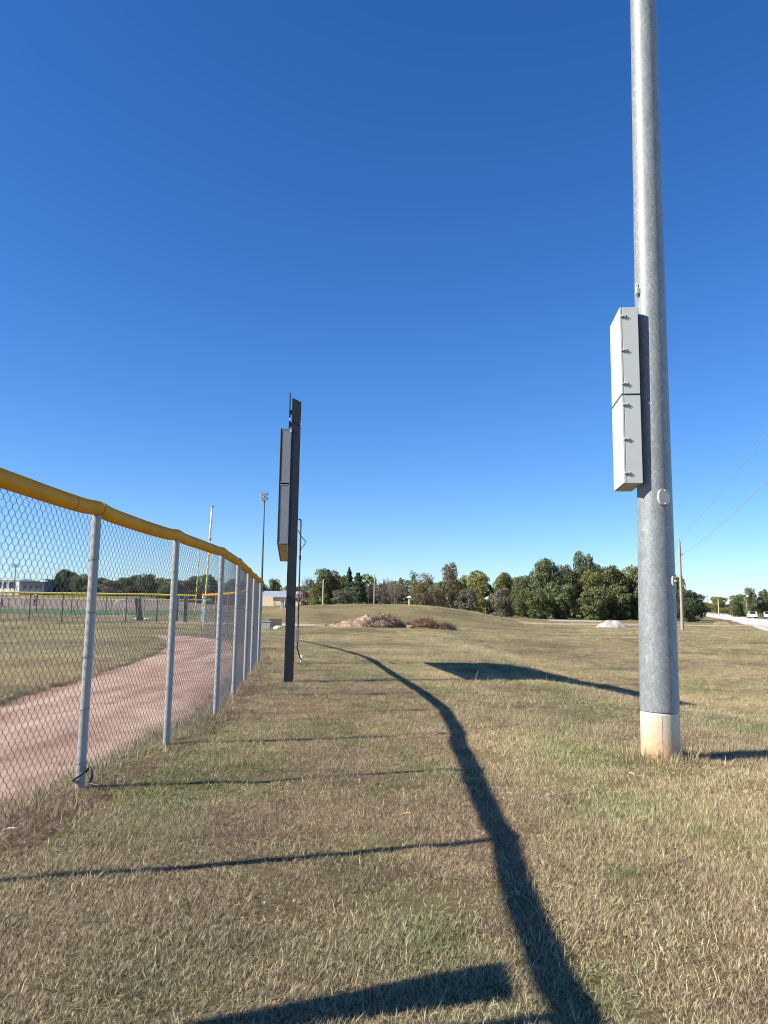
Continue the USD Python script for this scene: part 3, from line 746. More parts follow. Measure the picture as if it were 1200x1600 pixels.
screen("right of two dark upright windscreens by the yellow foul pole", -13.10, -12.85, 51.0, .1, 1.75)

# pipe frame of a batting cage lying by the fence
cg = thing("batting_cage_frame", "bare silver pipe frame of a batting cage beyond the outfield", "frame", (-19.4, 56, H(-19.4, 56)))
arch = [(0, 0, 0), (0, 0, 1.0), (.15, 0, 1.25), (.45, 0, 1.36), (1.6, 0, 1.42), (2.4, 0, 1.36)]
for yy in (0.0, 2.2):
    part("hoop", tube(CubicSpline(range(6), np.array(arch) + [0, yy, 0])(np.linspace(0, 5, 30)), .03, 8), M_["lamp_metal"], cg, smooth=True)
part("ridge_pipe", tube([(.45, 0, 1.36), (.45, 2.2, 1.36)], .028, 8), M_["lamp_metal"], cg)
part("skid", tube([(0, 0, .04), (1.4, .2, .06), (2.4, 0, .05)], .03, 8), M_["lamp_metal"], cg)
part("skid", tube([(0, 2.2, .04), (2.4, 2.2, .05)], .03, 8), M_["lamp_metal"], cg)

# blue strip on the end post of the near fence
ex, ey = FENCE[-1]
st = thing("cloth_strip", "pale blue cloth strip tied to the far end of the near fence", "cloth", (ex + .12, ey - .3, H(ex, ey)))
zs = np.linspace(1.75, .62, 14)
V, F = [], []
for k, z_ in enumerate(zs):
    cxk = .05 * math.sin(k * 1.1) + .012 * k * 0
    V += [(cxk - .055, .02 * math.cos(k), z_), (cxk + .055, .02 * math.sin(k * 1.7), z_)]
for k in range(13):
    F += [(2 * k, 2 * k + 1, 2 * k + 3), (2 * k, 2 * k + 3, 2 * k + 2)]
part("strip", (np.array(V), np.array(F)), M_["blue_cloth"], st, smooth=True)
part("knot", trimesh.creation.icosphere(subdivisions=2, radius=.05).apply_translation((0, 0, 1.77)), M_["blue_cloth"], st, smooth=True)

def foul_pole(label, x, y, ztop, lean_, upper):
    z0 = H(x, y)
    h = ztop - z0
    t = thing("foul_pole", label, "foul pole", (x, y, z0))
    part("lower_pole", tube([(0, 0, -.1), (lean_ * .73, 0, h * .73)], .048, 12), M_["yellow_paint"], t, smooth=40)
    part("upper_pole", tube([(lean_ * .73, 0, h * .73 + .003), (lean_, 0, h)], .062, 12), upper, t, smooth=40)
    part("collar", tube([(lean_ * .725, 0, h * .722), (lean_ * .735, 0, h * .738)], .088, 12), M_["post"], t, smooth=40)
    part("pole_cap", tube([(lean_ * .99, 0, h - .02), (lean_, 0, h + .05)], .10, 12), M_["post"], t, smooth=40)
foul_pole("nearer pale-topped foul pole rising above the near fence rail", -10.15, 44.0, 7.1, .22, M_["cream_paint"])
foul_pole("farther yellow foul pole seen only through the chain-link", -20.1, 83.0, 7.84, .2, M_["yellow_paint"])

# ------------------------------------------------------------------ sports light towers
def light_tower(label, x, y, ztop, banks, hw):
    z0 = H(x, y); h = ztop - z0
    t = thing("light_tower", label, "light tower", (x, y, z0))
    part("mast", tube(np.column_stack([np.zeros(8), np.zeros(8), np.linspace(-.2, h, 8)]), np.linspace(.17, .075, 8), 12), M_["tower_grey"], t, smooth=40)
    top = 0.0
    for b in range(banks):
        zb = h - .15 - b * .55
        part("crossarm", box(2 * hw, .09, .09, (top, -.05, zb), .01), M_["lamp_metal"], t)
        for k, xx_ in enumerate(np.linspace(-hw * .85, hw * .85, 3)):
            tilt = trimesh.transformations.rotation_matrix(math.radians(52), (1, 0, 0))
            yawm = trimesh.transformations.rotation_matrix(math.radians(-38), (0, 0, 1))
            shade = trimesh.creation.revolve(np.array([(.06, -.30), (.16, -.22), (.27, 0), (.29, .05), (.25, .05), (.0, -.18)]), sections=14)
            lens = trimesh.creation.cylinder(.24, .02, sections=14).apply_translation((0, 0, .03))
            for m in (shade, lens):
                m.apply_transform(trimesh.transformations.rotation_matrix(math.pi, (1, 0, 0))); m.apply_transform(tilt); m.apply_transform(yawm); m.apply_translation((top + xx_, -.22, zb + .08))
            f = part("floodlight", shade, M_["lamp_metal"], t, smooth=40)
            part("lens", lens, M_["lamp_glass"], f)
light_tower("slim light tower rising beyond the near fence, left of the scoreboard", -14.95, 95, 15.6, 2, .30)
light_tower("distant small light tower above the white building at far left", -95.5, 200, 12.2, 2, .8)

# ------------------------------------------------------------------ utility poles and wires
def utility_pole(label, x, y, ztop, r=.12, arm=0, wood="old_wood", can=False, pin=False, group="utility poles"):
    z0 = H(x, y); h = ztop - z0
    t = thing("utility_pole", label, "utility pole", (x, y, z0), group=group)
    part("shaft", tube([(0, 0, -.3), (0, 0, h * .5), (0, 0, h)], [r * 1.1, r * .92, r * .75], 12), M_[wood], t, smooth=40)
    if pin:
        part("insulator", join([cyl(.03, .03, h, h + .16, 8), cyl(.05, .035, h + .12, h + .24, 8)]), M_["conduit_grey"], t)
        part("bracket", join([box(.28, .05, .05, (.16, 0, h - 1.30), .005), cyl(.04, .03, h - 1.28, h - 1.16, 8, (.28, 0))]), M_["conduit_grey"], t)
        part("ground_wire", tube([(-.02, -r, .2), (-.02, -r * .85, h - .3)], .007, 5), M_["conduit_grey"], t)
    if arm:
        a_ = part("crossarm", box(arm, .12, .12, (0, -r, h - .35), .01), M_[wood], t)
        part("insulator", join([cyl(.045, .03, h - .29, h - .1, 8, (xx_, -r)) for xx_ in (-arm * .45, -arm * .2, arm * .2, arm * .45)]), M_["conduit_grey"], a_, kind="stuff")
    if can:
        part("transformer", join([cyl(.24, .24, h - 1.7, h - .85, 12, (.35, -.1)), cyl(.24, .1, h - .85, h - .78, 12, (.35, -.1))]), M_["white_wall"], t)
    return t
utility_pole("lone tall grey utility pole right of the galvanised light pole", 29.0, 75, 8.48, .145, pin=True)
utility_pole("utility pole nearest the viewer, right of the picture, holding both wires", 8.7, 9.4, 8.3, .145, pin=True)
utility_pole("utility pole past the lone grey one, behind the big light pole", 42.9, 117, 8.6, .145, pin=True)
utility_pole("short pale pole standing before the round dark green tree", -7.35, 95, 5.15, .085, wood="pale_wood")
utility_pole("grey pole standing before the bare trees behind the mound", -1.0, 90, 5.62, .075)
utility_pole("far utility pole with crossarm and white transformer beside the road", 102.2, 217, 8.6, .17, 2.4, can=True)
utility_pole("far utility pole with crossarm, next left of the transformer pole", 106.3, 235, 7.9, .18, 2.4)
utility_pole("far bare utility pole standing before the round roadside tree", 112.9, 260, 7.2, .18, wood="pale_wood")
utility_pole("distant utility pole with crossarm near the top of the road", 138.6, 330, 10.4, .22, 3.0)
utility_pole("most distant utility pole, leftmost along the road", 145.6, 350, 10.1, .22, 3.0)
def catenary(p, q_, sag_, n=24):
    p, q_ = np.array(p, float), np.array(q_, float)
    t_ = np.linspace(0, 1, n)[:, None]
    P = p + (q_ - p) * t_
    P[:, 2] -= 4 * sag_ * (t_ * (1 - t_))[:, 0]
    return P
wt = thing("power_wire", "upper power wire sagging between the utility poles at right", "wire")
part("near_span", tube(catenary((8.7, 9.4, 8.5), (29.0, 75, 8.68), .35, 30), .012, 5), M_["power_wire"], wt)
part("far_span", tube(catenary((29.0, 75, 8.68), (42.9, 117, 8.8), .3), .016, 5), M_["power_wire"], wt)
wt = thing("power_wire", "lower power wire sagging between the utility poles at right", "wire")
part("near_span", tube(catenary((8.98, 9.4, 7.1), (29.28, 75, 7.27), .5, 30), .014, 5), M_["power_wire"], wt)
part("far_span", tube(catenary((29.28, 75, 7.27), (43.1, 117, 7.4), .4), .018, 5), M_["power_wire"], wt)

# ------------------------------------------------------------------ buildings
bd = thing("metal_building", "low tan metal building with grey roof behind the fence", "building", (0, 0, 0))
bz_ = H(-26, 200)
part("wall", join([box(13.5, .3, 2.3, (-24.0, 199.0, bz_ + 1.15)), box(.3, 9, 2.3, (-30.9, 203.5, bz_ + 1.15)), box(.3, 9, 2.3, (-17.1, 203.5, bz_ + 1.15)), box(13.5, .3, 2.3, (-24.0, 208.2, bz_ + 1.15))]), M_["tan_wall"], bd)
part("side_wall", box(3.0, .3, 2.6, (-29.5, 197.6, bz_ + 1.3)), M_["tan_wall"], bd)
roof = trimesh.Trimesh(np.array([(-31.4, 198.4, bz_ + 2.32), (-16.6, 198.4, bz_ + 2.32), (-16.6, 203.6, bz_ + 3.9), (-31.4, 203.6, bz_ + 3.9), (-31.4, 208.8, bz_ + 2.32), (-16.6, 208.8, bz_ + 2.32),
                                  (-31.4, 198.4, bz_ + 2.42), (-16.6, 198.4, bz_ + 2.42), (-16.6, 203.6, bz_ + 4.02), (-31.4, 203.6, bz_ + 4.02), (-31.4, 208.8, bz_ + 2.42), (-16.6, 208.8, bz_ + 2.42)]),
                       np.array([(0, 2, 1), (0, 3, 2), (3, 5, 2), (3, 4, 5), (6, 7, 8), (6, 8, 9), (9, 8, 11), (9, 11, 10), (0, 1, 7), (0, 7, 6), (5, 4, 10), (5, 10, 11), (1, 2, 8), (1, 8, 7), (2, 5, 11), (2, 11, 8), (0, 9, 3), (0, 6, 9), (3, 10, 4), (3, 9, 10)]), process=False)
rf = part("roof", roof, M_["grey_roof"], bd)
part("roof_rib", join([tube([(x, 198.38, bz_ + 2.44), (x, 203.6, bz_ + 4.04)], .04, 4) for x in np.arange(-31, -16.8, .9)]), M_["grey_roof"], rf, kind="stuff")
for x in (-27.9, -24.4, -20.8):
    part("wall_trim", box(.16, .06, 2.3, (x, 198.82, bz_ + 1.15)), M_["cream_paint"], bd)

wb = thing("white_building", "white building with dark openings at the far left edge", "building", (-111.5, 230, H(-111.5, 230)))
part("wall", box(7.4, 6, 4.3, (0, 3, 2.15), .02), M_["white_wall"], wb)
part("roof", box(7.8, 6.4, .22, (0, 3, 4.42), .02), M_["white_wall"], wb)
for x in (-2.6, -1.1, .9):
    f = part("opening", box(1.0 if x < 0 else 1.6, .1, 1.9, (x, -.06, 2.9)), M_["dark_open"], wb)
    part("frame", join([box(.08, .14, 2.0, (x + s_ * (.54 if x < 0 else .84), -.06, 2.9)) for s_ in (-1, 1)]), M_["white_wall"], f)
db = thing("slate_building", "dark slate-blue low building right of the white one at far left", "building", (-101.0, 222, H(-101, 222)))
part("wall", box(7.2, 6, 3.6, (0, 3, 1.8), .02), M_["slate_wall"], db)
part("roof", box(7.5, 6.3, .25, (0, 3, 3.73), .02), M_["slate_wall"], db)
part("roof_unit", box(1.6, 1.5, .5, (2.3, 2.5, 4.1), .03), M_["white_wall"], db)
for x in (-2.2, -.4, 1.2, 2.4):
    part("window", box(.7, .08, 1.0, (x, -.05, 2.5)), M_["dark_open"], db)

pd = thing("utility_pedestal", "small white utility pedestal on the grass left of the scoreboard beam", "utility box", (-10.2, 80, H(-10.2, 80)))
part("post", box(.34, .34, .85, (-.2, 0, .42), .03), M_["concrete_grey"], pd)
part("lid", box(.48, .46, .08, (-.2, 0, .885), .02), M_["conduit_grey"], pd)
part("meter_box", box(.45, .3, .85, (.33, .1, .55), .02), M_["conduit_grey"], pd)
sp_ = thing("vent_post", "small pale capped post on top of the grassy mound", "post", (2.75, 80, H(2.75, 80)))
part("post", cyl(.10, .09, -.1, .78, 12), M_["pale_wood"], sp_, smooth=40)
part("cap", join([cyl(.30, .22, .78, .86, 14), cyl(.22, .05, .86, .98, 14)]), M_["white_paint"], sp_, smooth=40)

cb = thing("concrete_block", "grey concrete block with a flat lid beside the near fence far end", "concrete block", (-6.75, 45, H(-6.75, 45)))
part("block", box(.55, .5, .42, (0, 0, .2), .02), M_["concrete_grey"], cb)
part("lid", box(.62, .56, .06, (0, 0, .445), .015), M_["concrete_grey"], cb)
bb = thing("leaning_board", "brown weathered board standing behind the grey concrete block", "board", (-6.45, 46, H(-6.45, 46)), 6)
part("board", box(.75, .06, .5, (.1, 0, .32), .008), M_["rust_board"], bb)
for x in (-.2, .4):
    part("leg", box(.06, .08, .3, (x, .02, .08)), M_["rust_board"], bb)
sk = thing("white_bag", "small white bag lying beside the brown board", "bag", (-6.05, 44.6, H(-6.05, 44.6)))
bag = trimesh.creation.icosphere(subdivisions=2, radius=.16); bag.vertices *= (1.2, .9, .7)
bag.vertices += .05 * (noise(bag.vertices * 14, 2)[:, None] - .5)
part("sack", bag.apply_translation((0, 0, .1)), M_["white_wall"], sk, smooth=True)
part("neck", tube([(.1, 0, .15), (.2, .03, .17), (.27, .05, .12)], [.06, .04, .05], 8), M_["white_wall"], sk, smooth=True)

# ------------------------------------------------------------------ white vehicles by the road
def pickup(label, x, y, rot):
    t = thing("pickup_truck", label, "truck", (x, y, H(x, y)), rot, group=None)
    prof = np.array([(-2.6, .45), (2.55, .45), (2.6, .7), (2.5, 1.02), (1.2, 1.12), (.75, 1.68), (-.55, 1.70), (-.85, 1.1), (-2.6, 1.08)])
    from shapely import Polygon
    b = trimesh.creation.extrude_polygon(Polygon(prof), 1.8, engine="earcut")
    b.apply_transform(trimesh.transformations.rotation_matrix(math.pi / 2, (1, 0, 0))); b.apply_translation((0, .9, 0))
    part("body", b, M_["white_paint"], t)
    for s_ in (-1, 1):
        part("side_window", trimesh.convex.convex_hull(np.array([(px, s_ * (.885 + dy), pz_) for px, pz_ in ((-.6, 1.14), (1.0, 1.14), (.68, 1.6), (-.48, 1.62)) for dy in (0, .022)])), M_["glass"], t)
        for wx in (-1.65, 1.6):
            w = trimesh.creation.cylinder(.38, .24, sections=18); w.apply_transform(trimesh.transformations.rotation_matrix(math.pi / 2, (1, 0, 0))); w.apply_translation((wx, s_ * .80, .38))
            wp = part("wheel", w, M_["tyre"], t)
            r_ = trimesh.creation.cylinder(.2, .02, sections=14); r_.apply_transform(trimesh.transformations.rotation_matrix(math.pi / 2, (1, 0, 0))); r_.apply_translation((wx, s_ * .935, .38))
            part("rim", r_, M_["lamp_metal"], wp)
    part("windscreen", trimesh.convex.convex_hull(np.array([(1.22 - .01, s_ * .75, 1.14) for s_ in (-1, 1)] + [(.78, s_ * .7, 1.66) for s_ in (-1, 1)] + [(1.25, s_ * .75, 1.15) for s_ in (-1, 1)] + [(.81, s_ * .7, 1.67) for s_ in (-1, 1)])), M_["glass"], t)
    part("rear_window", trimesh.convex.convex_hull(np.array([(-.86, s_ * .7, 1.16) for s_ in (-1, 1)] + [(-.6, s_ * .66, 1.62) for s_ in (-1, 1)] + [(-.89, s_ * .7, 1.17) for s_ in (-1, 1)] + [(-.63, s_ * .66, 1.63) for s_ in (-1, 1)])), M_["glass"], t)
    for s_ in (-1, 1):
        part("headlight", box(.05, .3, .14, (2.58, s_ * .68, .82), .01), M_["lamp_glass"], t)
    return t
pickup("white pickup truck at the right picture edge beyond the gravel road", 94.6, 190, 244)
pickup("white pickup truck parked left beside the one at the right edge", 92.6, 194, 250)

# low wire fence along the far side of the road
ff = thing("wire_fence", "low wire farm fence along the far side of the gravel road", "fence")
fp_ = [np.array(road_c[5]) * (1 - t_) + np.array(road_c[8]) * t_ for t_ in np.linspace(.0, 1, 30)]
fp_ = np.array(fp_) + [9.0, -2]
for x, y in fp_:
    part("fence_post", cyl(.07, .06, -.1, 1.25, 7).apply_translation((x, y, H(x, y))), M_["old_wood"], ff)
for zq in (.4, .8, 1.15):
    part("wire_strand", tube(np.column_stack([fp_, height(fp_[:, 0], fp_[:, 1]) + zq]), .012, 4), M_["conduit_grey"], ff)

# ------------------------------------------------------------------ piles
def heap(name, label, cat, cx, cy, outline, hmax, mat, seed, rough=.25, step=.12, freq=1.1, partname="mound"):
    """A lumpy heap: height = smooth distance to the outline with noise."""
    from shapely import Polygon, contains_xy, distance, points
    pg = Polygon(outline)
    x0, y0, x1_, y1 = pg.bounds
    xs, ys = np.arange(x0 - step, x1_ + 2 * step, step), np.arange(y0 - step, y1 + 2 * step, step)
    X, Y = np.meshgrid(xs, ys, indexing="ij")
    ins = contains_xy(pg, X, Y)
    dist = distance(pg.exterior, points(X.ravel(), Y.ravel())).reshape(X.shape) * np.where(ins, 1, -1)
    dm = dist.max()
    p = np.stack([X, Y, 0 * X], -1)
    h = hmax * np.clip(dist / dm, 0, 1) ** .75 * (1 - rough + 2 * rough * fbm(p * freq, 5, seed)) - .06
    h = np.where(ins, h, -.1)
    gzv = height(X + cx, Y + cy)
    V = np.stack([X, Y, h + gzv - H(cx, cy)], -1).reshape(-1, 3)
    n, m = X.shape
    i, j = np.meshgrid(np.arange(n - 1), np.arange(m - 1), indexing="ij")
    a_ = (i * m + j).ravel()
    qd = np.stack([a_, a_ + m, a_ + m + 1, a_ + 1], 1)
    keep = ins.ravel()[qd].any(1)
    qd = qd[keep]
    t = thing(name, label, cat, (cx, cy, H(cx, cy)))
    part(partname, (V, np.vstack([qd[:, [0, 1, 2]], qd[:, [0, 2, 3]]])), mat, t, smooth=True)
    return t, lambda x, y: float(np.interp(0, [0, 1], [0, 0]))

def twig_cloud(rng_, n, size, length, rad, zflat=.6, droop=.3):
    """Tangled dead branches: many thin crooked sticks through a low dome."""
    out = []
    for _ in range(n):
        a_ = rng_.uniform(0, 2 * np.pi); r_ = math.sqrt(rng_.uniform(0, 1))
        x, y = size[0] * r_ * math.cos(a_), size[1] * r_ * math.sin(a_)
        z = size[2] * (1 - r_ ** 2) * rng_.uniform(.1, 1.0)
        v = rng_.normal(size=3); v[2] = abs(v[2]) * zflat; v /= np.linalg.norm(v)
        l__ = length * rng_.uniform(.4, 1.2)
        k = v + rng_.normal(size=3) * .35
        p0 = np.array([x, y, z]); p1 = p0 + v * l__ * .5; p2 = p1 + k / np.linalg.norm(k) * l__ * .5
        for q0, q1 in ((p0, p1), (p1, p2)):
            out.append((q0, q1, rad * rng_.uniform(.5, 1.3)))
    return out

def sticks(segs):
    """Three-sided tapered sticks from (p, q, r), vectorised."""
    P = np.array([s_[0] for s_ in segs]); Q = np.array([s_[1] for s_ in segs]); r_ = np.array([s_[2] for s_ in segs]); r1 = np.array([s_[3] if len(s_) > 3 else s_[2] * .6 for s_ in segs])
    T = Q - P; T /= np.maximum(np.linalg.norm(T, axis=1, keepdims=True), 1e-9)
    ref = np.where(np.abs(T[:, 2:3]) > .9, [[1.0, 0, 0]], [[0, 0, 1.0]])
    A_ = np.cross(T, ref); A_ /= np.linalg.norm(A_, axis=1, keepdims=True); B_ = np.cross(T, A_)
    V = []
    for base, rad_ in ((P, r_), (Q, r1)):
        for c_ in range(3):
            an = c_ * 2 * np.pi / 3
            V.append(base + rad_[:, None] * (math.cos(an) * A_ + math.sin(an) * B_))
    V = np.stack(V, 1).reshape(-1, 3)
    b_ = np.arange(len(P)) * 6
    F = []
    for c_ in range(3):
        d_ = (c_ + 1) % 3
        F += [np.stack([b_ + c_, b_ + d_, b_ + 3 + d_], 1), np.stack([b_ + c_, b_ + 3 + d_, b_ + 3 + c_], 1)]
    return V, np.vstack(F)

heap("dirt_pile", "tan sandy dirt pile before the grassy mound", "dirt pile", -.75, 50.3, [(-2.5, -.6), (-1.3, -1.0), (.2, -1.0), (1.7, -.8), (2.4, 0), (1.9, 1.0), (.8, 1.6), (-.8, 1.4), (-2.2, .7)], .92, M_["soil"], 15, .8, .06, 1.1)
rg = np.random.default_rng(3)
def brush(label, x, y, n, size, length, mat, core):
    t = thing("brush_heap", label, "brush heap", (x, y, H(x, y)))
    part("branches", sticks(twig_cloud(rg, n, size, length, .011)), M_[mat], t, kind="stuff")
    c = trimesh.creation.icosphere(subdivisions=3, radius=1)
    c.vertices = c.vertices * np.array(size) * (.85, .8, .62) * (1 + .5 * (fbm(c.vertices * 2.3 + x, 3, 2)[:, None] - .5))
    part("core", c, M_[core], t, smooth=True)
brush("dark tangled brush heap covering the right half of the dirt pile", .15, 49.6, 1100, (1.35, .8, .80), .5, "twig_dark", "soil")
brush("reddish brown brush heap right of the dirt pile", 2.7, 49.9, 900, (1.25, .7, .62), .45, "twig_red", "rust_soil")
brush("small dark brush heap at the right end of the reddish one", 4.0, 49.7, 450, (.75, .55, .34), .4, "twig_dark", "soil")
for i_, (lab, x, y, r_) in enumerate([("tan dirt clod at the left foot of the dirt pile", -3.15, 50.0, .17), ("smaller tan clod farthest left of the dirt pile", -3.7, 50.2, .11), ("pale clod lying between the dirt pile and the reddish brush", 1.75, 49.1, .2)]):
    c = trimesh.creation.icosphere(subdivisions=3, radius=r_)
    c.vertices = c.vertices * (1.25, 1, .75) * (1 + .7 * (fbm(c.vertices / r_ * 1.4 + 5 * i_, 3, 9)[:, None] - .5))
    tg = usdkit.mesh(stage, numbered("/World/dirt_clod"), c.apply_translation((x, y, H(x, y) + r_ * .3)), M_["soil"], True)
    tag(tg, lab, "dirt clod")
heap("gravel_pile", "white gravel cone pile in the field right of the grassy mound", "gravel pile", 24.2, 82, [(-1.8, -.3), (-1.0, -1.2), (.4, -1.3), (1.5, -.7), (1.9, .2), (1.0, 1.2), (-.6, 1.2), (-1.5, .7)], .85, M_["gravel"], 8, .35, .1)
heap("dirt_pile", "low brown dirt clods pile beside the gravel road", "dirt pile", 44.2, 101, [(-1.4, -.4), (-.4, -.7), (.9, -.6), (1.6, -.1), (1.1, .5), (-.2, .6), (-1.1, .3)], .38, M_["soil"], 9, .7, .08)

# ------------------------------------------------------------------ trees
def leaf_cards(P, N, size, rng_):
    """One bent leaf spray (4 triangles) at each point, facing roughly along N."""
    n = len(P)
    N = N + rng_.normal(size=(n, 3)) * .75
    N /= np.maximum(np.linalg.norm(N, axis=1, keepdims=True), 1e-9)
    R = rng_.normal(size=(n, 3)); A_ = np.cross(N, R); A_ /= np.linalg.norm(A_, axis=1, keepdims=True); B_ = np.cross(N, A_)
    s_ = size * rng_.uniform(.55, 1.35, (n, 1))
    b_ = s_ * rng_.uniform(.45, .8, (n, 1))
    V = np.stack([P - A_ * s_ - N * s_ * .25, P - B_ * b_, P + A_ * s_ - N * s_ * .25, P + B_ * b_ * .9 + N * s_ * .15], 1).reshape(-1, 3)
    k = np.arange(n) * 4
    return V, np.vstack([np.stack([k, k + 1, k + 3], 1), np.stack([k + 1, k + 2, k + 3], 1)])

def crown_round(rng_, n, size, blobs=16, base=.18, shape=1.0, sparse=0.0):
    """Leaves on the shells of many small clumps that fill a rounded crown (unit tree: height 1, half width .5)."""
    C, Rr = [], []
    for k in range(blobs):
        z = base + .06 + (.90 - base - .06) * (k + rng_.uniform()) / blobs
        t_ = (z - base) / (1 - base)
        w = .42 * (math.sin(math.pi * min(max(t_, .03), .97) ** (.75 * shape))) ** .45
        a_ = rng_.uniform(0, 2 * np.pi); r_ = w * math.sqrt(rng_.uniform(.15, 1)) * .85
        C.append((r_ * math.cos(a_), r_ * math.sin(a_), z)); Rr.append(rng_.uniform(.11, .21))
    C, Rr = np.array(C), np.array(Rr)
    k = rng_.choice(blobs, n, p=Rr ** 2 / (Rr ** 2).sum())
    D = rng_.normal(size=(n, 3)); D /= np.linalg.norm(D, axis=1, keepdims=True)
    D[:, 2] = np.abs(D[:, 2]) * np.where(rng_.uniform(size=n) < .72, 1, -1)
    rad_ = Rr[k] * rng_.uniform(.45, 1.12, n) ** (.6)
    P = C[k] + D * rad_[:, None] * np.array([1.15, 1.15, .85])
    P[:, 2] = np.clip(P[:, 2], .02, 1.02)
    if sparse:
        keep = rng_.uniform(size=n) > sparse
        P, D, k = P[keep], D[keep], k[keep]
    return P, D, C, Rr

def limbs(rng_, C, trunk_top, r0_):
    seg = [((0, 0, -.02), (rng_.normal() * .01, rng_.normal() * .01, trunk_top * .55), r0_, r0_ * .8)]
    t0 = np.array(seg[0][1]); t1 = t0 + [rng_.normal() * .02, rng_.normal() * .02, trunk_top * .45]
    seg.append((t0, t1, r0_ * .8, r0_ * .55))
    for c_ in C:
        f = rng_.uniform(.2, 1.0)
        p = t0 + (t1 - t0) * f
        m = p + (c_ - p) * .55 + rng_.normal(size=3) * .02
        seg += [(p, m, r0_ * .38, r0_ * .22), (m, c_, r0_ * .22, r0_ * .08)]
    return seg

PROTO = {}
def make_tree(kind, seed, loc, rot, scale, label, cat, group=None):
    """First tree of a kind is built with its parts; the others refer to it."""
    key = (kind, seed)
    if key in PROTO:
        return dup(PROTO[key], label, cat, loc, rot, scale, group)
    names = {"cedar": "cedar_tree", "cone": "conifer_tree", "bare": "bare_tree", "shrub": "shrub", "greyshrub": "shrub"}
    g_ = np.random.default_rng(seed * 13 + sum(map(ord, kind)))
    t = thing(names.get(kind, "leafy_tree"), label, cat, loc, rot, scale, group)
    if kind in ("cedar", "cone"):
        n = 4600
        z = g_.uniform(0, 1, n) ** .85 * .95 + .04
        tier = .82 + .18 * np.sin(z * 2 * np.pi * 7 + g_.uniform(0, 6))
        w = (.47 * (1 - z) ** (.75 if kind == "cedar" else .6) + .02) * np.where(z < .12, z / .12 * .5 + .5, 1)
        a_ = g_.uniform(0, 2 * np.pi, n)
        lob = 1 + .22 * (noise(np.stack([np.cos(a_) * 2.2, np.sin(a_) * 2.2, z * 7], -1), seed) - .5) * 2
        r_ = w * tier * lob * g_.uniform(.55, 1.05, n)
        P = np.stack([r_ * np.cos(a_), r_ * np.sin(a_), z], 1)
        D = np.stack([np.cos(a_), np.sin(a_), .3 + 0 * a_], 1)
        V, F = leaf_cards(P, D, .030, g_)
        set_tone(part("crown", (V, F), M_["leaf_cedar"], t), 4, g_)
        part("trunk", sticks([((0, 0, -.03), (0, 0, .5), .02, .012), ((0, 0, .5), (0, 0, .96), .012, .003)]), M_["bark"], t)
    elif kind == "bare":
        seg = []
        def grow(p, v, l__, r_, lev):
            q_ = p + v * l__
            seg.append((p, q_, r_, r_ * .65))
            if lev == 0:
                return
            for _ in range(3 if lev > 1 else 4):
                nv = v + g_.normal(size=3) * .55; nv[2] += .12; nv /= np.linalg.norm(nv)
                grow(p + v * l__ * g_.uniform(.45, 1.0), nv, l__ * g_.uniform(.55, .85), r_ * .5, lev - 1)
        for _ in range(4):
            v = np.array([g_.normal() * .28, g_.normal() * .28, 1.0]); v /= np.linalg.norm(v)
            grow(np.array([g_.normal() * .05, g_.normal() * .05, -.02]), v, .30, .012, 5)
        S0 = [s_ for s_ in seg if s_[2] > .004]; S1 = [(s_[0], s_[1], max(s_[2], .0022), max(s_[3], .0016)) for s_ in seg if s_[2] <= .004]
        zm = max(s_[1][2] for s_ in seg); xm = max(max(abs(s_[1][0]), abs(s_[1][1])) for s_ in seg)
        f = np.array([.5 / xm, .5 / xm, 1 / zm])
        sc_ = lambda L_: [(np.array(a_) * f, np.array(b_) * f, c_, d_) for a_, b_, c_, d_ in L_]
        part("trunk", sticks(sc_(S0)), M_["bark"], t)
        part("twigs", sticks(sc_(S1)), M_["twig"], t, kind="stuff")
    else:
        spec = {"green": ("leaf_green", 5600, .027, 28, .06, 1.0, 0), "olive": ("leaf_olive", 5600, .027, 28, .04, 1.0, 0), "yellow": ("leaf_yellow_green", 5000, .026, 24, .06, 1.0, .05),
                "rust": ("leaf_rust", 4200, .024, 24, .05, .8, .2), "sparse": ("leaf_olive", 2600, .024, 18, .10, .8, .3), "dark": ("leaf_cedar", 5600, .028, 26, .02, 1.0, 0),
                "shrub": ("leaf_green", 4600, .034, 24, -.08, 1.25, 0), "greyshrub": ("leaf_grey", 4200, .031, 24, -.08, 1.2, .1), "redshrub": ("leaf_red", 3200, .031, 18, -.08, 1.2, .1)}[kind]
        P, D, C, Rr = crown_round(g_, spec[1], spec[2], spec[3], spec[4], spec[5], spec[6])
        V, F = leaf_cards(P, D, spec[2], g_)
        set_tone(part("crown", (V, F), M_[spec[0]], t), 4, g_)
        part("trunk", sticks(limbs(g_, C, .55 if spec[4] > .05 else .25, .022)), M_["bark"], t)
    PROTO[key] = t
    return t

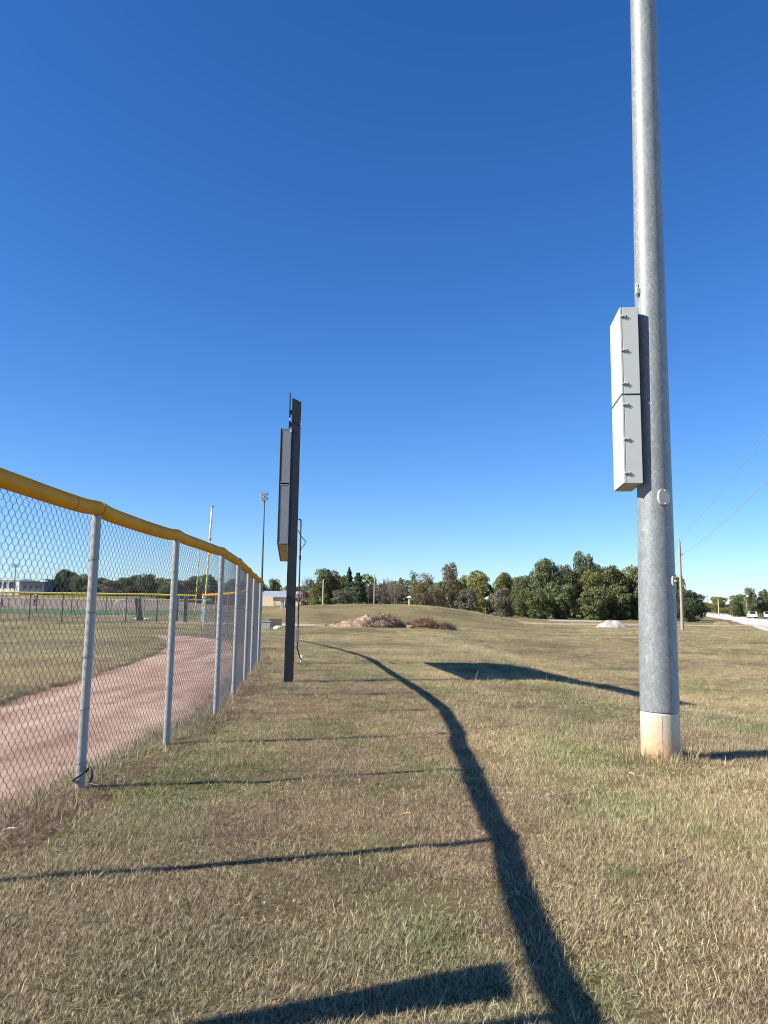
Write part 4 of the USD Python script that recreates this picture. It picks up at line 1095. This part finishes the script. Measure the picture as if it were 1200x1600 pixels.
GR = "tree line behind the grassy mound and grove"
TREES = [  # kind, seed, x, y, top, width, label
 ("green", 1, -30.4, 216, 10.1, 5.2, "round green tree rising above the tan building roof"),
 ("shrub", 1, -34.0, 215, 8.4, 5.6, "bushy tree left behind the tan building"),
 ("olive", 1, -25.6, 212, 8.4, 5.2, "low olive tree behind the middle of the tan building"),
 ("green", 2, -22.2, 213, 8.3, 5.0, "low green tree behind the right of the tan building"),
 ("bare", 1, -12.3, 128, 7.3, 2.6, "thin leafless tree just right of the scoreboard beam"),
 ("redshrub", 1, -13.2, 126, 4.5, 2.6, "reddish dark shrub at the foot of the leafless tree by the scoreboard"),
 ("yellow", 1, -11.0, 122, 5.0, 1.7, "small yellow-green bush before the round dark green tree"),
 ("green", 3, -9.2, 128, 8.2, 5.4, "broad round dark green tree right of the scoreboard"),
 ("cedar", 1, -5.9, 134, 8.9, 3.3, "tallest pointed cedar among the mid-left trees"),
 ("cone", 1, -4.1, 126, 7.6, 4.4, "broad dark conifer in front of the tallest pointed cedar"),
 ("green", 1, -7.6, 138, 7.7, 4.6, "green tree between the round tree and the pointed cedar"),
 ("greyshrub", 1, -6.3, 121, 4.6, 4.0, "grey leafy shrub below the round tree and the cedar"),
 ("bare", 2, -1.9, 128, 6.6, 3.4, "bare brown tree right of the broad conifer"),
 ("bare", 3, .2, 130, 7.2, 4.4, "bare brown tree behind the grey pole"),
 ("bare", 1, 2.2, 127, 6.9, 3.9, "bare brown tree left of the small capped post"),
 ("bare", 2, 4.1, 133, 6.8, 3.2, "bare brown tree behind the small capped post"),
 ("greyshrub", 2, 1.2, 134, 5.6, 6.0, "grey-brown thicket behind the bare brown trees"),
 ("greyshrub", 1, -2.6, 136, 5.8, 5.0, "grey-brown thicket right of the dark conifer"),
 ("cedar", 2, 3.2, 142, 7.6, 3.2, "dark cedar showing behind the bare brown trees"),
 ("sparse", 1, 5.2, 130, 8.3, 2.6, "thin sparse tree with pale leaves above the capped post"),
 ("rust", 1, 6.9, 127, 7.6, 4.2, "rusty leaved tree right of the thin sparse tree"),
 ("bare", 3, 9.1, 132, 6.5, 3.0, "bare tree between the two rusty trees"),
 ("greyshrub", 2, 9.0, 136, 5.3, 5.0, "grey thicket between the two rusty trees"),
 ("rust", 2, 11.3, 130, 9.9, 4.6, "tall rusty green tree, highest of the middle group"),
 ("greyshrub", 1, 13.4, 122, 5.2, 4.3, "grey-green shrub at the foot of the yellow trees"),
 ("yellow", 1, 17.1, 136, 8.7, 5.2, "larger yellow-green tree in the middle of the tree line"),
 ("yellow", 2, 14.9, 140, 8.0, 3.9, "smaller yellow-green tree behind the tall rusty tree"),
 ("olive", 2, 21.1, 134, 8.4, 4.5, "bright olive tree right of the yellow-green trees"),
 ("greyshrub", 2, 18.4, 120, 5.4, 4.6, "dark grey shrub standing before the yellow-green trees"),
 ("green", 2, 23.1, 128, 7.6, 4.5, "dark green tree at the left end of the big grove"),
 ("green", 3, 26.4, 126, 10.1, 6.2, "broad grey-green tree of the big grove's left half"),
 ("green", 1, 30.7, 132, 9.7, 5.0, "green tree between the broad one and the grove's tallest"),
 ("green", 2, 34.7, 134, 12.1, 5.4, "tallest tree of the big grove"),
 ("dark", 1, 39.4, 140, 10.2, 3.9, "dark evergreen top just right of the grove's tallest tree"),
 ("olive", 1, 34.0, 126, 8.6, 5.0, "olive tree standing in front of the grove's tallest"),
 ("olive", 2, 38.2, 128, 9.4, 5.8, "broad olive tree in the right half of the grove"),
 ("olive", 1, 42.5, 130, 9.7, 5.4, "olive tree left beside the big galvanised pole"),
 ("olive", 2, 46.8, 130, 9.5, 5.4, "olive tree hidden mostly behind the big galvanised pole"),
 ("yellow", 1, 48.7, 128, 8.1, 3.4, "yellow-green tree edge just right of the big pole"),
 ("shrub", 1, 24.1, 120, 4.9, 4.6, "leftmost dark bush along the foot of the big grove"),
 ("shrub", 2, 28.2, 121, 6.0, 4.9, "second dark bush from the left along the grove foot"),
 ("shrub", 1, 32.4, 119, 5.5, 4.9, "dark bush under the tallest tree of the grove"),
 ("shrub", 2, 37.2, 121, 6.1, 5.2, "dark bush under the broad olive tree of the grove"),
 ("shrub", 1, 41.2, 120, 6.0, 5.0, "dark bush just left of the big galvanised pole"),
 ("dark", 2, 45.6, 122, 5.7, 4.4, "dark bush just right of the big galvanised pole"),
 ("dark", 1, 44.9, 112, 4.9, 4.7, "bluish dark spreading conifer right of the lone utility pole"),
 ("olive", 1, 130.3, 300, 9.2, 9.0, "distant round tree over the top of the gravel road"),
 ("green", 3, 106.6, 232, 8.0, 6.4, "left tree of the roadside clump at the right edge"),
 ("green", 1, 103.5, 217.5, 9.6, 4.6, "tall tree behind the transformer pole at the right edge"),
 ("green", 2, 108.0, 219, 9.2, 3.9, "rightmost tall tree of the roadside clump"),
 ("shrub", 2, 128.5, 312, 7.0, 9.0, "distant hedge bush left of the round tree over the road"),
 ("shrub", 1, 112.6, 228, 5.3, 6.0, "hedge bush under the rightmost roadside trees"),
 ("shrub", 2, 136, 300, 6.6, 7.0, "distant hedge bush right of the round tree over the road"),
 ("shrub", 1, 121, 262, 5.8, 7.0, "hedge bush behind the far bare utility pole"),
]
LEFTX = [(72, 905, 26), (90, 896, 24), (108, 891, 26), (130, 897, 24), (152, 903, 26), (176, 905, 26), (200, 903, 24), (214, 899, 22), (230, 897, 28), (250, 903, 24), (270, 905, 26), (290, 905, 26), (310, 900, 24), (328, 898, 24), (348, 902, 22), (368, 905, 24), (388, 906, 24), (404, 910, 22)]
LT = [(-101.4, 232, 9.7), (-102.3, 242, 11.9), (-102.8, 252, 13.5), (-92.3, 237, 11.6), (-91.6, 247, 10.9), (-81.4, 232, 10.0), (-80.1, 242, 10.8), (-80.5, 252, 12.1), (-72.6, 237, 11.9), (-71.5, 247, 11.2),
      (-63.3, 232, 10.2), (-62.0, 242, 10.7), (-60.4, 252, 12.2), (-53.3, 237, 12.0), (-51.4, 247, 11.7), (-44.4, 232, 10.5), (-42.3, 242, 10.8), (-40.7, 252, 10.4)]
lk = ["dark", "cedar", "dark", "green", "dark", "greyshrub", "shrub", "dark", "green", "olive", "shrub", "greyshrub", "green", "dark", "bare", "shrub", "olive", "green"]
LN = ["dark tree just right of the slate-blue building", "pointed cedar behind the dark tree beside the slate-blue building", "tallest dark tree left of the first whole fence post",
      "green tree just left of the first whole fence post", "dark tree just right of the first whole fence post", "greyish thicket between the first and second whole fence posts, leftmost",
      "bushy tree in the far row above the leaning windscreen's left", "tall dark tree midway between the first two whole fence posts", "broad green tree above the pipe frame of the batting cage",
      "olive tree in the far row just left of the second fence post", "bushy tree in the far row just right of the second fence post", "greyish tree in the far row left of the foul poles",
      "tall green tree directly behind the farther foul pole", "dark tree directly behind the nearer foul pole", "leafless tree in the far row just right of the foul poles",
      "bushy tree in the far row behind the fence end post", "olive tree in the far row seen between close-set fence posts", "rightmost green tree of the far row, left of the light tower"]
for i, ((x, y, zt), kd) in enumerate(zip(LT, lk)):
    TREES.append((kd, 1 + i % 2, x, y, zt, 8.2 if kd not in ("cedar", "bare") else 6.0, LN[i]))
for i, (kd, sd, x, y, zt, w, lab) in enumerate(TREES):
    z0 = H(x, y)
    make_tree(kd, sd, (x, y, z0 - .05), (i * 67) % 360, (w, w, zt - z0), lab, "shrub" if "shrub" in kd else "tree")

# woods that close the row off behind the single trees (one far mass)
gw = np.random.default_rng(77)
pts_, nor_ = [], []
for (x0, x1_, y0, hh) in ((-128, -36, 262, 4.4), (-14, 14, 143, 5.2), (12, 50, 139, 6.2), (104, 175, 330, 3.2), (-36, -20, 222, 3.5)):
    n = int((x1_ - x0) * 110)
    x = gw.uniform(x0, x1_, n); y = y0 + gw.uniform(-3, 3, n)
    top = hh * (.75 + .5 * noise(np.stack([x * .35, 0 * x, 0 * x], -1), 6))
    z = height(x, y) + top * gw.uniform(0, 1, n)
    pts_.append(np.stack([x, y, z], 1)); nor_.append(np.tile([-.3, -.9, .3], (n, 1)))
V, F = leaf_cards(np.vstack(pts_), np.vstack(nor_), .42, gw)
fw = part("far_woods", (V, F), M_["leaf_green"])
set_tone(fw, 4, gw)
tag(fw, "far undergrowth closing the gaps behind the single trees", "woods", kind="stuff")

# ------------------------------------------------------------------ people on the far field
def person(label, x, y, rot, shirt, trousers, pose):
    j = {k: np.array(v, float) for k, v in {
        "pelvis": (0, 0, .95), "chest": (.02, 0, 1.32), "neck": (.03, 0, 1.5), "head": (.05, 0, 1.65),
        "hl": (0, .1, .92), "hr": (0, -.1, .92), "kl": (.08 + pose * .1, .12, .5), "kr": (-.02 + pose * .05, -.13, .5), "al": (.02, .14, .09), "ar": (-.14 * pose - .02, -.15, .09), "tl": (.16, .15, .05), "tr": (.12 - .14 * pose, -.16, .05),
        "sl": (.02, .19, 1.43), "sr": (.02, -.19, 1.43), "el": (.08, .26, 1.17), "er": (.10, -.26, 1.18), "wl": (.26, .22, 1.05), "wr": (.28, -.18, 1.08), "fl": (.33, .2, 1.02), "fr": (.35, -.16, 1.05)}.items()}
    rad_ = {"pelvis": .14, "chest": .16, "neck": .06, "head": .105, "hl": .09, "hr": .09, "kl": .06, "kr": .06, "al": .045, "ar": .045, "tl": .04, "tr": .04, "sl": .06, "sr": .06, "el": .045, "er": .045, "wl": .033, "wr": .033, "fl": .036, "fr": .036}
    def cap_(a_, b_, k=1.0, add=0.0):
        ms = []
        for n_ in (a_, b_):
            s_ = m3.Manifold.sphere(rad_[n_] * k + add, 12).translate(tuple(j[n_]))
            ms.append(s_)
        return m3.Manifold.batch_hull(ms)
    def union(prs, add=0.0):
        out = None
        for a_, b_ in prs:
            c_ = cap_(a_, b_, 1.0, add)
            out = c_ if out is None else out + c_
        return out
    bones = [("pelvis", "chest"), ("chest", "neck"), ("neck", "head"), ("pelvis", "hl"), ("pelvis", "hr"), ("hl", "kl"), ("kl", "al"), ("al", "tl"), ("hr", "kr"), ("kr", "ar"), ("ar", "tr"), ("chest", "sl"), ("chest", "sr"), ("sl", "el"), ("el", "wl"), ("wl", "fl"), ("sr", "er"), ("er", "wr"), ("wr", "fr")]
    t = thing("person", label, "person", (x, y, H(x, y)), rot)
    nose = m3.Manifold.sphere(.022, 8).translate((.155, 0, 1.645))
    ear = m3.Manifold.sphere(.025, 8).translate((.05, .105, 1.65)) + m3.Manifold.sphere(.025, 8).translate((.05, -.105, 1.65))
    part("body", union(bones) + nose + ear, M_["skin"], t, smooth=50)
    part("shirt", union([("pelvis", "chest"), ("chest", "sl"), ("chest", "sr"), ("sl", "el"), ("sr", "er")], .014), M_[shirt], t, smooth=50)
    part("trousers", union([("pelvis", "hl"), ("pelvis", "hr"), ("hl", "kl"), ("kl", "al"), ("hr", "kr"), ("kr", "ar")], .016), M_[trousers], t, smooth=50)
    part("cap", (m3.Manifold.sphere(.118, 14).translate((.045, 0, 1.675)) ^ m3.Manifold.cube((.4, .4, .3), True).translate((.05, 0, 1.84))) + m3.Manifold.cube((.13, .15, .015), True).translate((.17, 0, 1.70)), M_["cloth_white" if shirt != "cloth_orange" else "cloth_navy"], t, smooth=50)
person("person in white shirt and navy trousers at the left picture edge", -51.6, 105, 200, "cloth_white", "cloth_navy", 1)
person("person in orange shirt, middle of the three on the far field", -50.8, 110, 260, "cloth_orange", "cloth_grey", .4)
person("person in navy clothes and white cap, right of the orange shirt", -49.4, 110, 310, "cloth_navy", "cloth_navy", .8)

# ------------------------------------------------------------------ fallen leaves
def fallen_leaf(label, x, y, rot, mat, size):
    z0 = H(x, y)
    t = thing("fallen_leaf", label, "leaf", (x, y, z0 + .045), rot)
    n = 13
    a_ = np.linspace(0, 2 * np.pi, n)[:-1]
    r_ = size * (.62 + .3 * np.cos(2 * a_) + .13 * np.cos(6 * a_))
    rim = np.stack([r_ * np.cos(a_), r_ * np.sin(a_) * .8, .25 * np.abs(r_ * np.sin(a_))], 1)
    V = np.vstack([rim, [[0, 0, 0]], rim - [0, 0, .0012], [[0, 0, -.0012]]])
    F = []
    for k in range(n - 1):
        k2 = (k + 1) % (n - 1)
        F += [(n - 1, k, k2), (2 * n - 1, n + k2, n + k), (k, n + k, n + k2), (k, n + k2, k2)]
    part("blade", (V, np.array(F)), mat, t, smooth=60)
    part("stem", tube([(-size * .6, 0, 0), (-size * 1.2, size * .1, -.004), (-size * 1.5, size * .3, -.01)], .0014, 5), mat, t)
fallen_leaf("yellow fallen leaf lying alone in the middle foreground grass", .153, 4.58, 30, M_["leaf_yellow"], .027)
fallen_leaf("pale tan leaf lying in the grass before the pole footing", 1.84, 5.83, 110, M_["leaf_tan"], .034)
fallen_leaf("pale leaf in the grass right of the scoreboard beam's foot", -.99, 12.0, 200, M_["leaf_tan"], .05)
fallen_leaf("pale leaf farther behind the scoreboard beam's foot", -.55, 13.8, 80, M_["leaf_tan"], .05)
fallen_leaf("tan leaf in the grass halfway between fence and light pole", -.85, 8.74, 150, M_["leaf_tan"], .032)
fallen_leaf("orange-yellow leaf caught at the fence foot at the left edge", -1.93, 4.2, 20, M_["leaf_tan"], .028)

# ------------------------------------------------------------------ grass (stuff)
def tuft(rng_, n, rad_, hl, width, lean_lo, lean_hi, head=False):
    """n curved blades rooted within a disc; each blade 3 segments, tapering."""
    a_ = rng_.uniform(0, 2 * np.pi, n); r_ = rad_ * np.sqrt(rng_.uniform(0, 1, n))
    P0 = np.stack([r_ * np.cos(a_), r_ * np.sin(a_), np.full(n, -.008)], 1)
    az = rng_.uniform(0, 2 * np.pi, n)
    ln = np.radians(rng_.uniform(lean_lo, lean_hi, n))
    l__ = hl * rng_.uniform(.45, 1.25, n)
    curl = np.radians(rng_.uniform(-10, 45, n))
    w = width * rng_.uniform(.6, 1.3, n)
    ts = [0, .38, .72, 1.0]; ws = [1.0, .9, .6, .08]
    side_az = az + np.pi / 2 + rng_.normal(size=n) * .5
    side = np.stack([np.cos(side_az), np.sin(side_az), rng_.normal(size=n) * .35], 1)
    side /= np.linalg.norm(side, axis=1, keepdims=True)
    V = []
    P = P0.copy(); prev = 0
    for k, (t_, ww) in enumerate(zip(ts, ws)):
        if k:
            an = np.minimum(ln + curl * t_, np.radians(97))
            dv = np.stack([np.sin(an) * np.cos(az), np.sin(an) * np.sin(az), np.cos(an)], 1)
            P = P + dv * (l__ * (t_ - prev))[:, None]
            P[:, 2] = np.maximum(P[:, 2], .004)
            prev = t_
        V += [P - side * (w * ww / 2)[:, None], P + side * (w * ww / 2)[:, None]]
    V = np.stack(V, 1).reshape(-1, 3)
    b_ = np.arange(n) * 8
    F = []
    for k in range(3):
        o = 2 * k
        F += [np.stack([b_ + o, b_ + o + 1, b_ + o + 3], 1), np.stack([b_ + o, b_ + o + 3, b_ + o + 2], 1)]
    return V, np.vstack(F)

grass = UsdGeom.PointInstancer.Define(stage, "/World/grass")
tag(grass, "dry tan and green grass blades covering the near ground", "grass", kind="stuff")
UsdGeom.Xform.Define(stage, "/World/grass/tufts")
gr = np.random.default_rng(42)
protos = []
def proto(mesh, mat):
    m = usdkit.mesh(stage, f"/World/grass/tufts/tuft_{len(protos):03d}", mesh, M_[mat])
    set_tone(m.GetPrim(), 8, gr)
    protos.append(m.GetPath())
    return len(protos) - 1
DRY = [proto(tuft(gr, 84, .085, .040, .0023, 22, 87), "blade_dry") for _ in range(6)]
BRN = [proto(tuft(gr, 84, .085, .034, .0022, 30, 88), "blade_brown") for _ in range(4)]
GRN = [proto(tuft(gr, 60, .075, .040, .0026, 15, 80), "blade_green") for _ in range(4)]
STK = [proto(tuft(gr, 4, .05, .095, .0022, 8, 50), "stalk") for _ in range(4)]
WED = [proto(tuft(gr, 26, .06, .085, .0036, 5, 60), "blade_dry") for _ in range(2)] + [proto(tuft(gr, 30, .07, .075, .0045, 10, 75), "blade_brown") for _ in range(3)]

BRD = [proto(tuft(gr, 16, .055, .030, .0095, 35, 80), "blade_green") for _ in range(3)]      # broad-leaved weeds

pos, ori, sca, idx = [], [], [], []
def scatter(n, y0, y1, scale, xk=.62, xadd=1.2):
    y = np.sqrt(gr.uniform(0, 1, n) * (y1 ** 2 - y0 ** 2) + y0 ** 2)
    x = gr.uniform(-1, 1, n) * (xk * y + xadd)
    tm = track_mask(x, y)
    wp = fbm(np.stack([x * 1.7, y * 1.7, 0 * x], -1), 3, 91); dd_ = fence_x(y) - x
    weedy = .55 * np.exp(-np.clip(dd_ - .1, 0, 9) / .38) * sstep((wp - .42) / .12)
    keep = (gr.uniform(size=n) > tm * (1.0 - weedy)) & (np.hypot(x - PX, y - PY) > .17) & (np.hypot(x - A[0], y - A[1]) > .1)
    x, y = x[keep], y[keep]
    # thin strip of killed grass along the outside of the fence
    fd = x - fence_x(y)
    strip = np.exp(-((fd - .14) / .12) ** 2)
    keep = gr.uniform(size=len(x)) > .8 * strip
    x, y, fd = x[keep], y[keep], fd[keep]
    p = np.stack([x, y, 0 * x], -1)
    g1 = fbm(p * np.array([.85, .55, 1]), 4, 51); g2 = fbm(p * .42, 3, 61)
    # the mown bare scalps show: thin out where the noise dips
    g3 = fbm(p * 2.4, 2, 71)
    keep = gr.uniform(size=len(x)) < .55 + 2.0 * (g3 - .34)
    x, y, fd, g1, g2 = x[keep], y[keep], fd[keep], g1[keep], g2[keep]
    n = len(x)
    u = gr.uniform(size=n)
    kind = np.where(u < np.clip((g1 - .60) * 2.4 + .03, .01, .38), 2, np.where(u > 1 - np.clip((.52 - g2) * 2.8 + .12 - (x > .9) * .25 + .3 * np.exp(-((fd - .9) / .9) ** 2) * (y < 14), .02, .6), 1, 0))
    stk = gr.uniform(size=n) < np.where(x > 1.0, .035, .012)
    kind = np.where(stk, 3, kind)
    weed = (gr.uniform(size=n) < .35 * np.exp(-((fd + .12) / .28) ** 2)) | (gr.uniform(size=n) < .4 * np.exp(-((np.hypot(x - PX, y - PY) - .22) / .16) ** 2))
    kind = np.where(weed, 4, kind)
    kind = np.where((gr.uniform(size=n) < .03 + .12 * np.clip((g1 - .52) * 8, 0, 1)) & (y < 14), 5, kind)
    pick = [DRY, BRN, GRN, STK, WED, BRD]
    sc_ = scale * gr.uniform(.7, 1.3, n) * np.where(kind == 2, .95, 1)
    tall = np.where(x > .9, 1.18, 1.0) * (.85 + .5 * (fbm(np.stack([x, y, 0 * x], -1) * 1.3, 2, 81)))
    a_ = gr.uniform(0, 2 * np.pi, n)
    z = height(x, y)
    for k in range(n):
        pos.append((x[k], y[k], z[k])); ori.append((math.cos(a_[k] / 2), 0, 0, math.sin(a_[k] / 2)))
        sca.append((sc_[k], sc_[k], sc_[k] * tall[k])); c_ = pick[kind[k]]; idx.append(c_[int(u[k] * 997) % len(c_)])
scatter(15000, 1.7, 5.2, .92)
scatter(16000, 5.2, 10, 1.05)
scatter(14000, 10, 18, 1.35)
scatter(15000, 18, 34, 1.8)
scatter(12000, 34, 62, 2.4)
scatter(12000, 62, 100, 3.2)
# dead weeds and leaves standing along the foot of the near fence and round the pole footing
def clump(xs_, ys_, kinds, lo, hi):
    for x_, y_ in zip(xs_, ys_):
        a1 = gr.uniform(0, 2 * np.pi); s1 = gr.uniform(lo, hi)
        pos.append((x_, y_, H(x_, y_))); ori.append((math.cos(a1 / 2), 0, 0, math.sin(a1 / 2))); sca.append((s1, s1, s1 * gr.uniform(.7, 1.3))); idx.append(kinds[int(gr.integers(len(kinds)))])
yy = gr.uniform(1.7, 24, 2600)
dd = gr.normal(.03, .11, 2600)
hold = noise(np.stack([yy * 1.5, dd * 4, 0 * yy], -1), 88) > .38
clump((fence_x(yy) + dd)[hold], yy[hold], WED + BRN, .5, 1.15)
aa = gr.uniform(0, 2 * np.pi, 260); ra = .165 + np.abs(gr.normal(0, .09, 260))
clump(PX + ra * np.cos(aa), PY + ra * np.sin(aa), WED + DRY + STK, .9, 1.6)
yy = gr.uniform(8, 15, 420)
clump(2.6 + .24 * np.clip(14.5 - yy, 0, 9) + gr.normal(.1, .35, 420), yy, STK + DRY, .9, 1.5)
pos, ori, sca = np.array(pos, np.float32), np.array(ori, np.float32), np.array(sca, np.float32)
grass.CreatePrototypesRel().SetTargets(protos)
grass.CreateProtoIndicesAttr(Vt.IntArray.FromNumpy(np.array(idx, np.int32)))
grass.CreatePositionsAttr(Vt.Vec3fArray.FromNumpy(pos))
grass.CreateScalesAttr(Vt.Vec3fArray.FromNumpy(sca))
grass.CreateOrientationsAttr(Vt.QuathArray([Gf.Quath(float(q_[0]), 0, 0, float(q_[3])) for q_ in ori]))
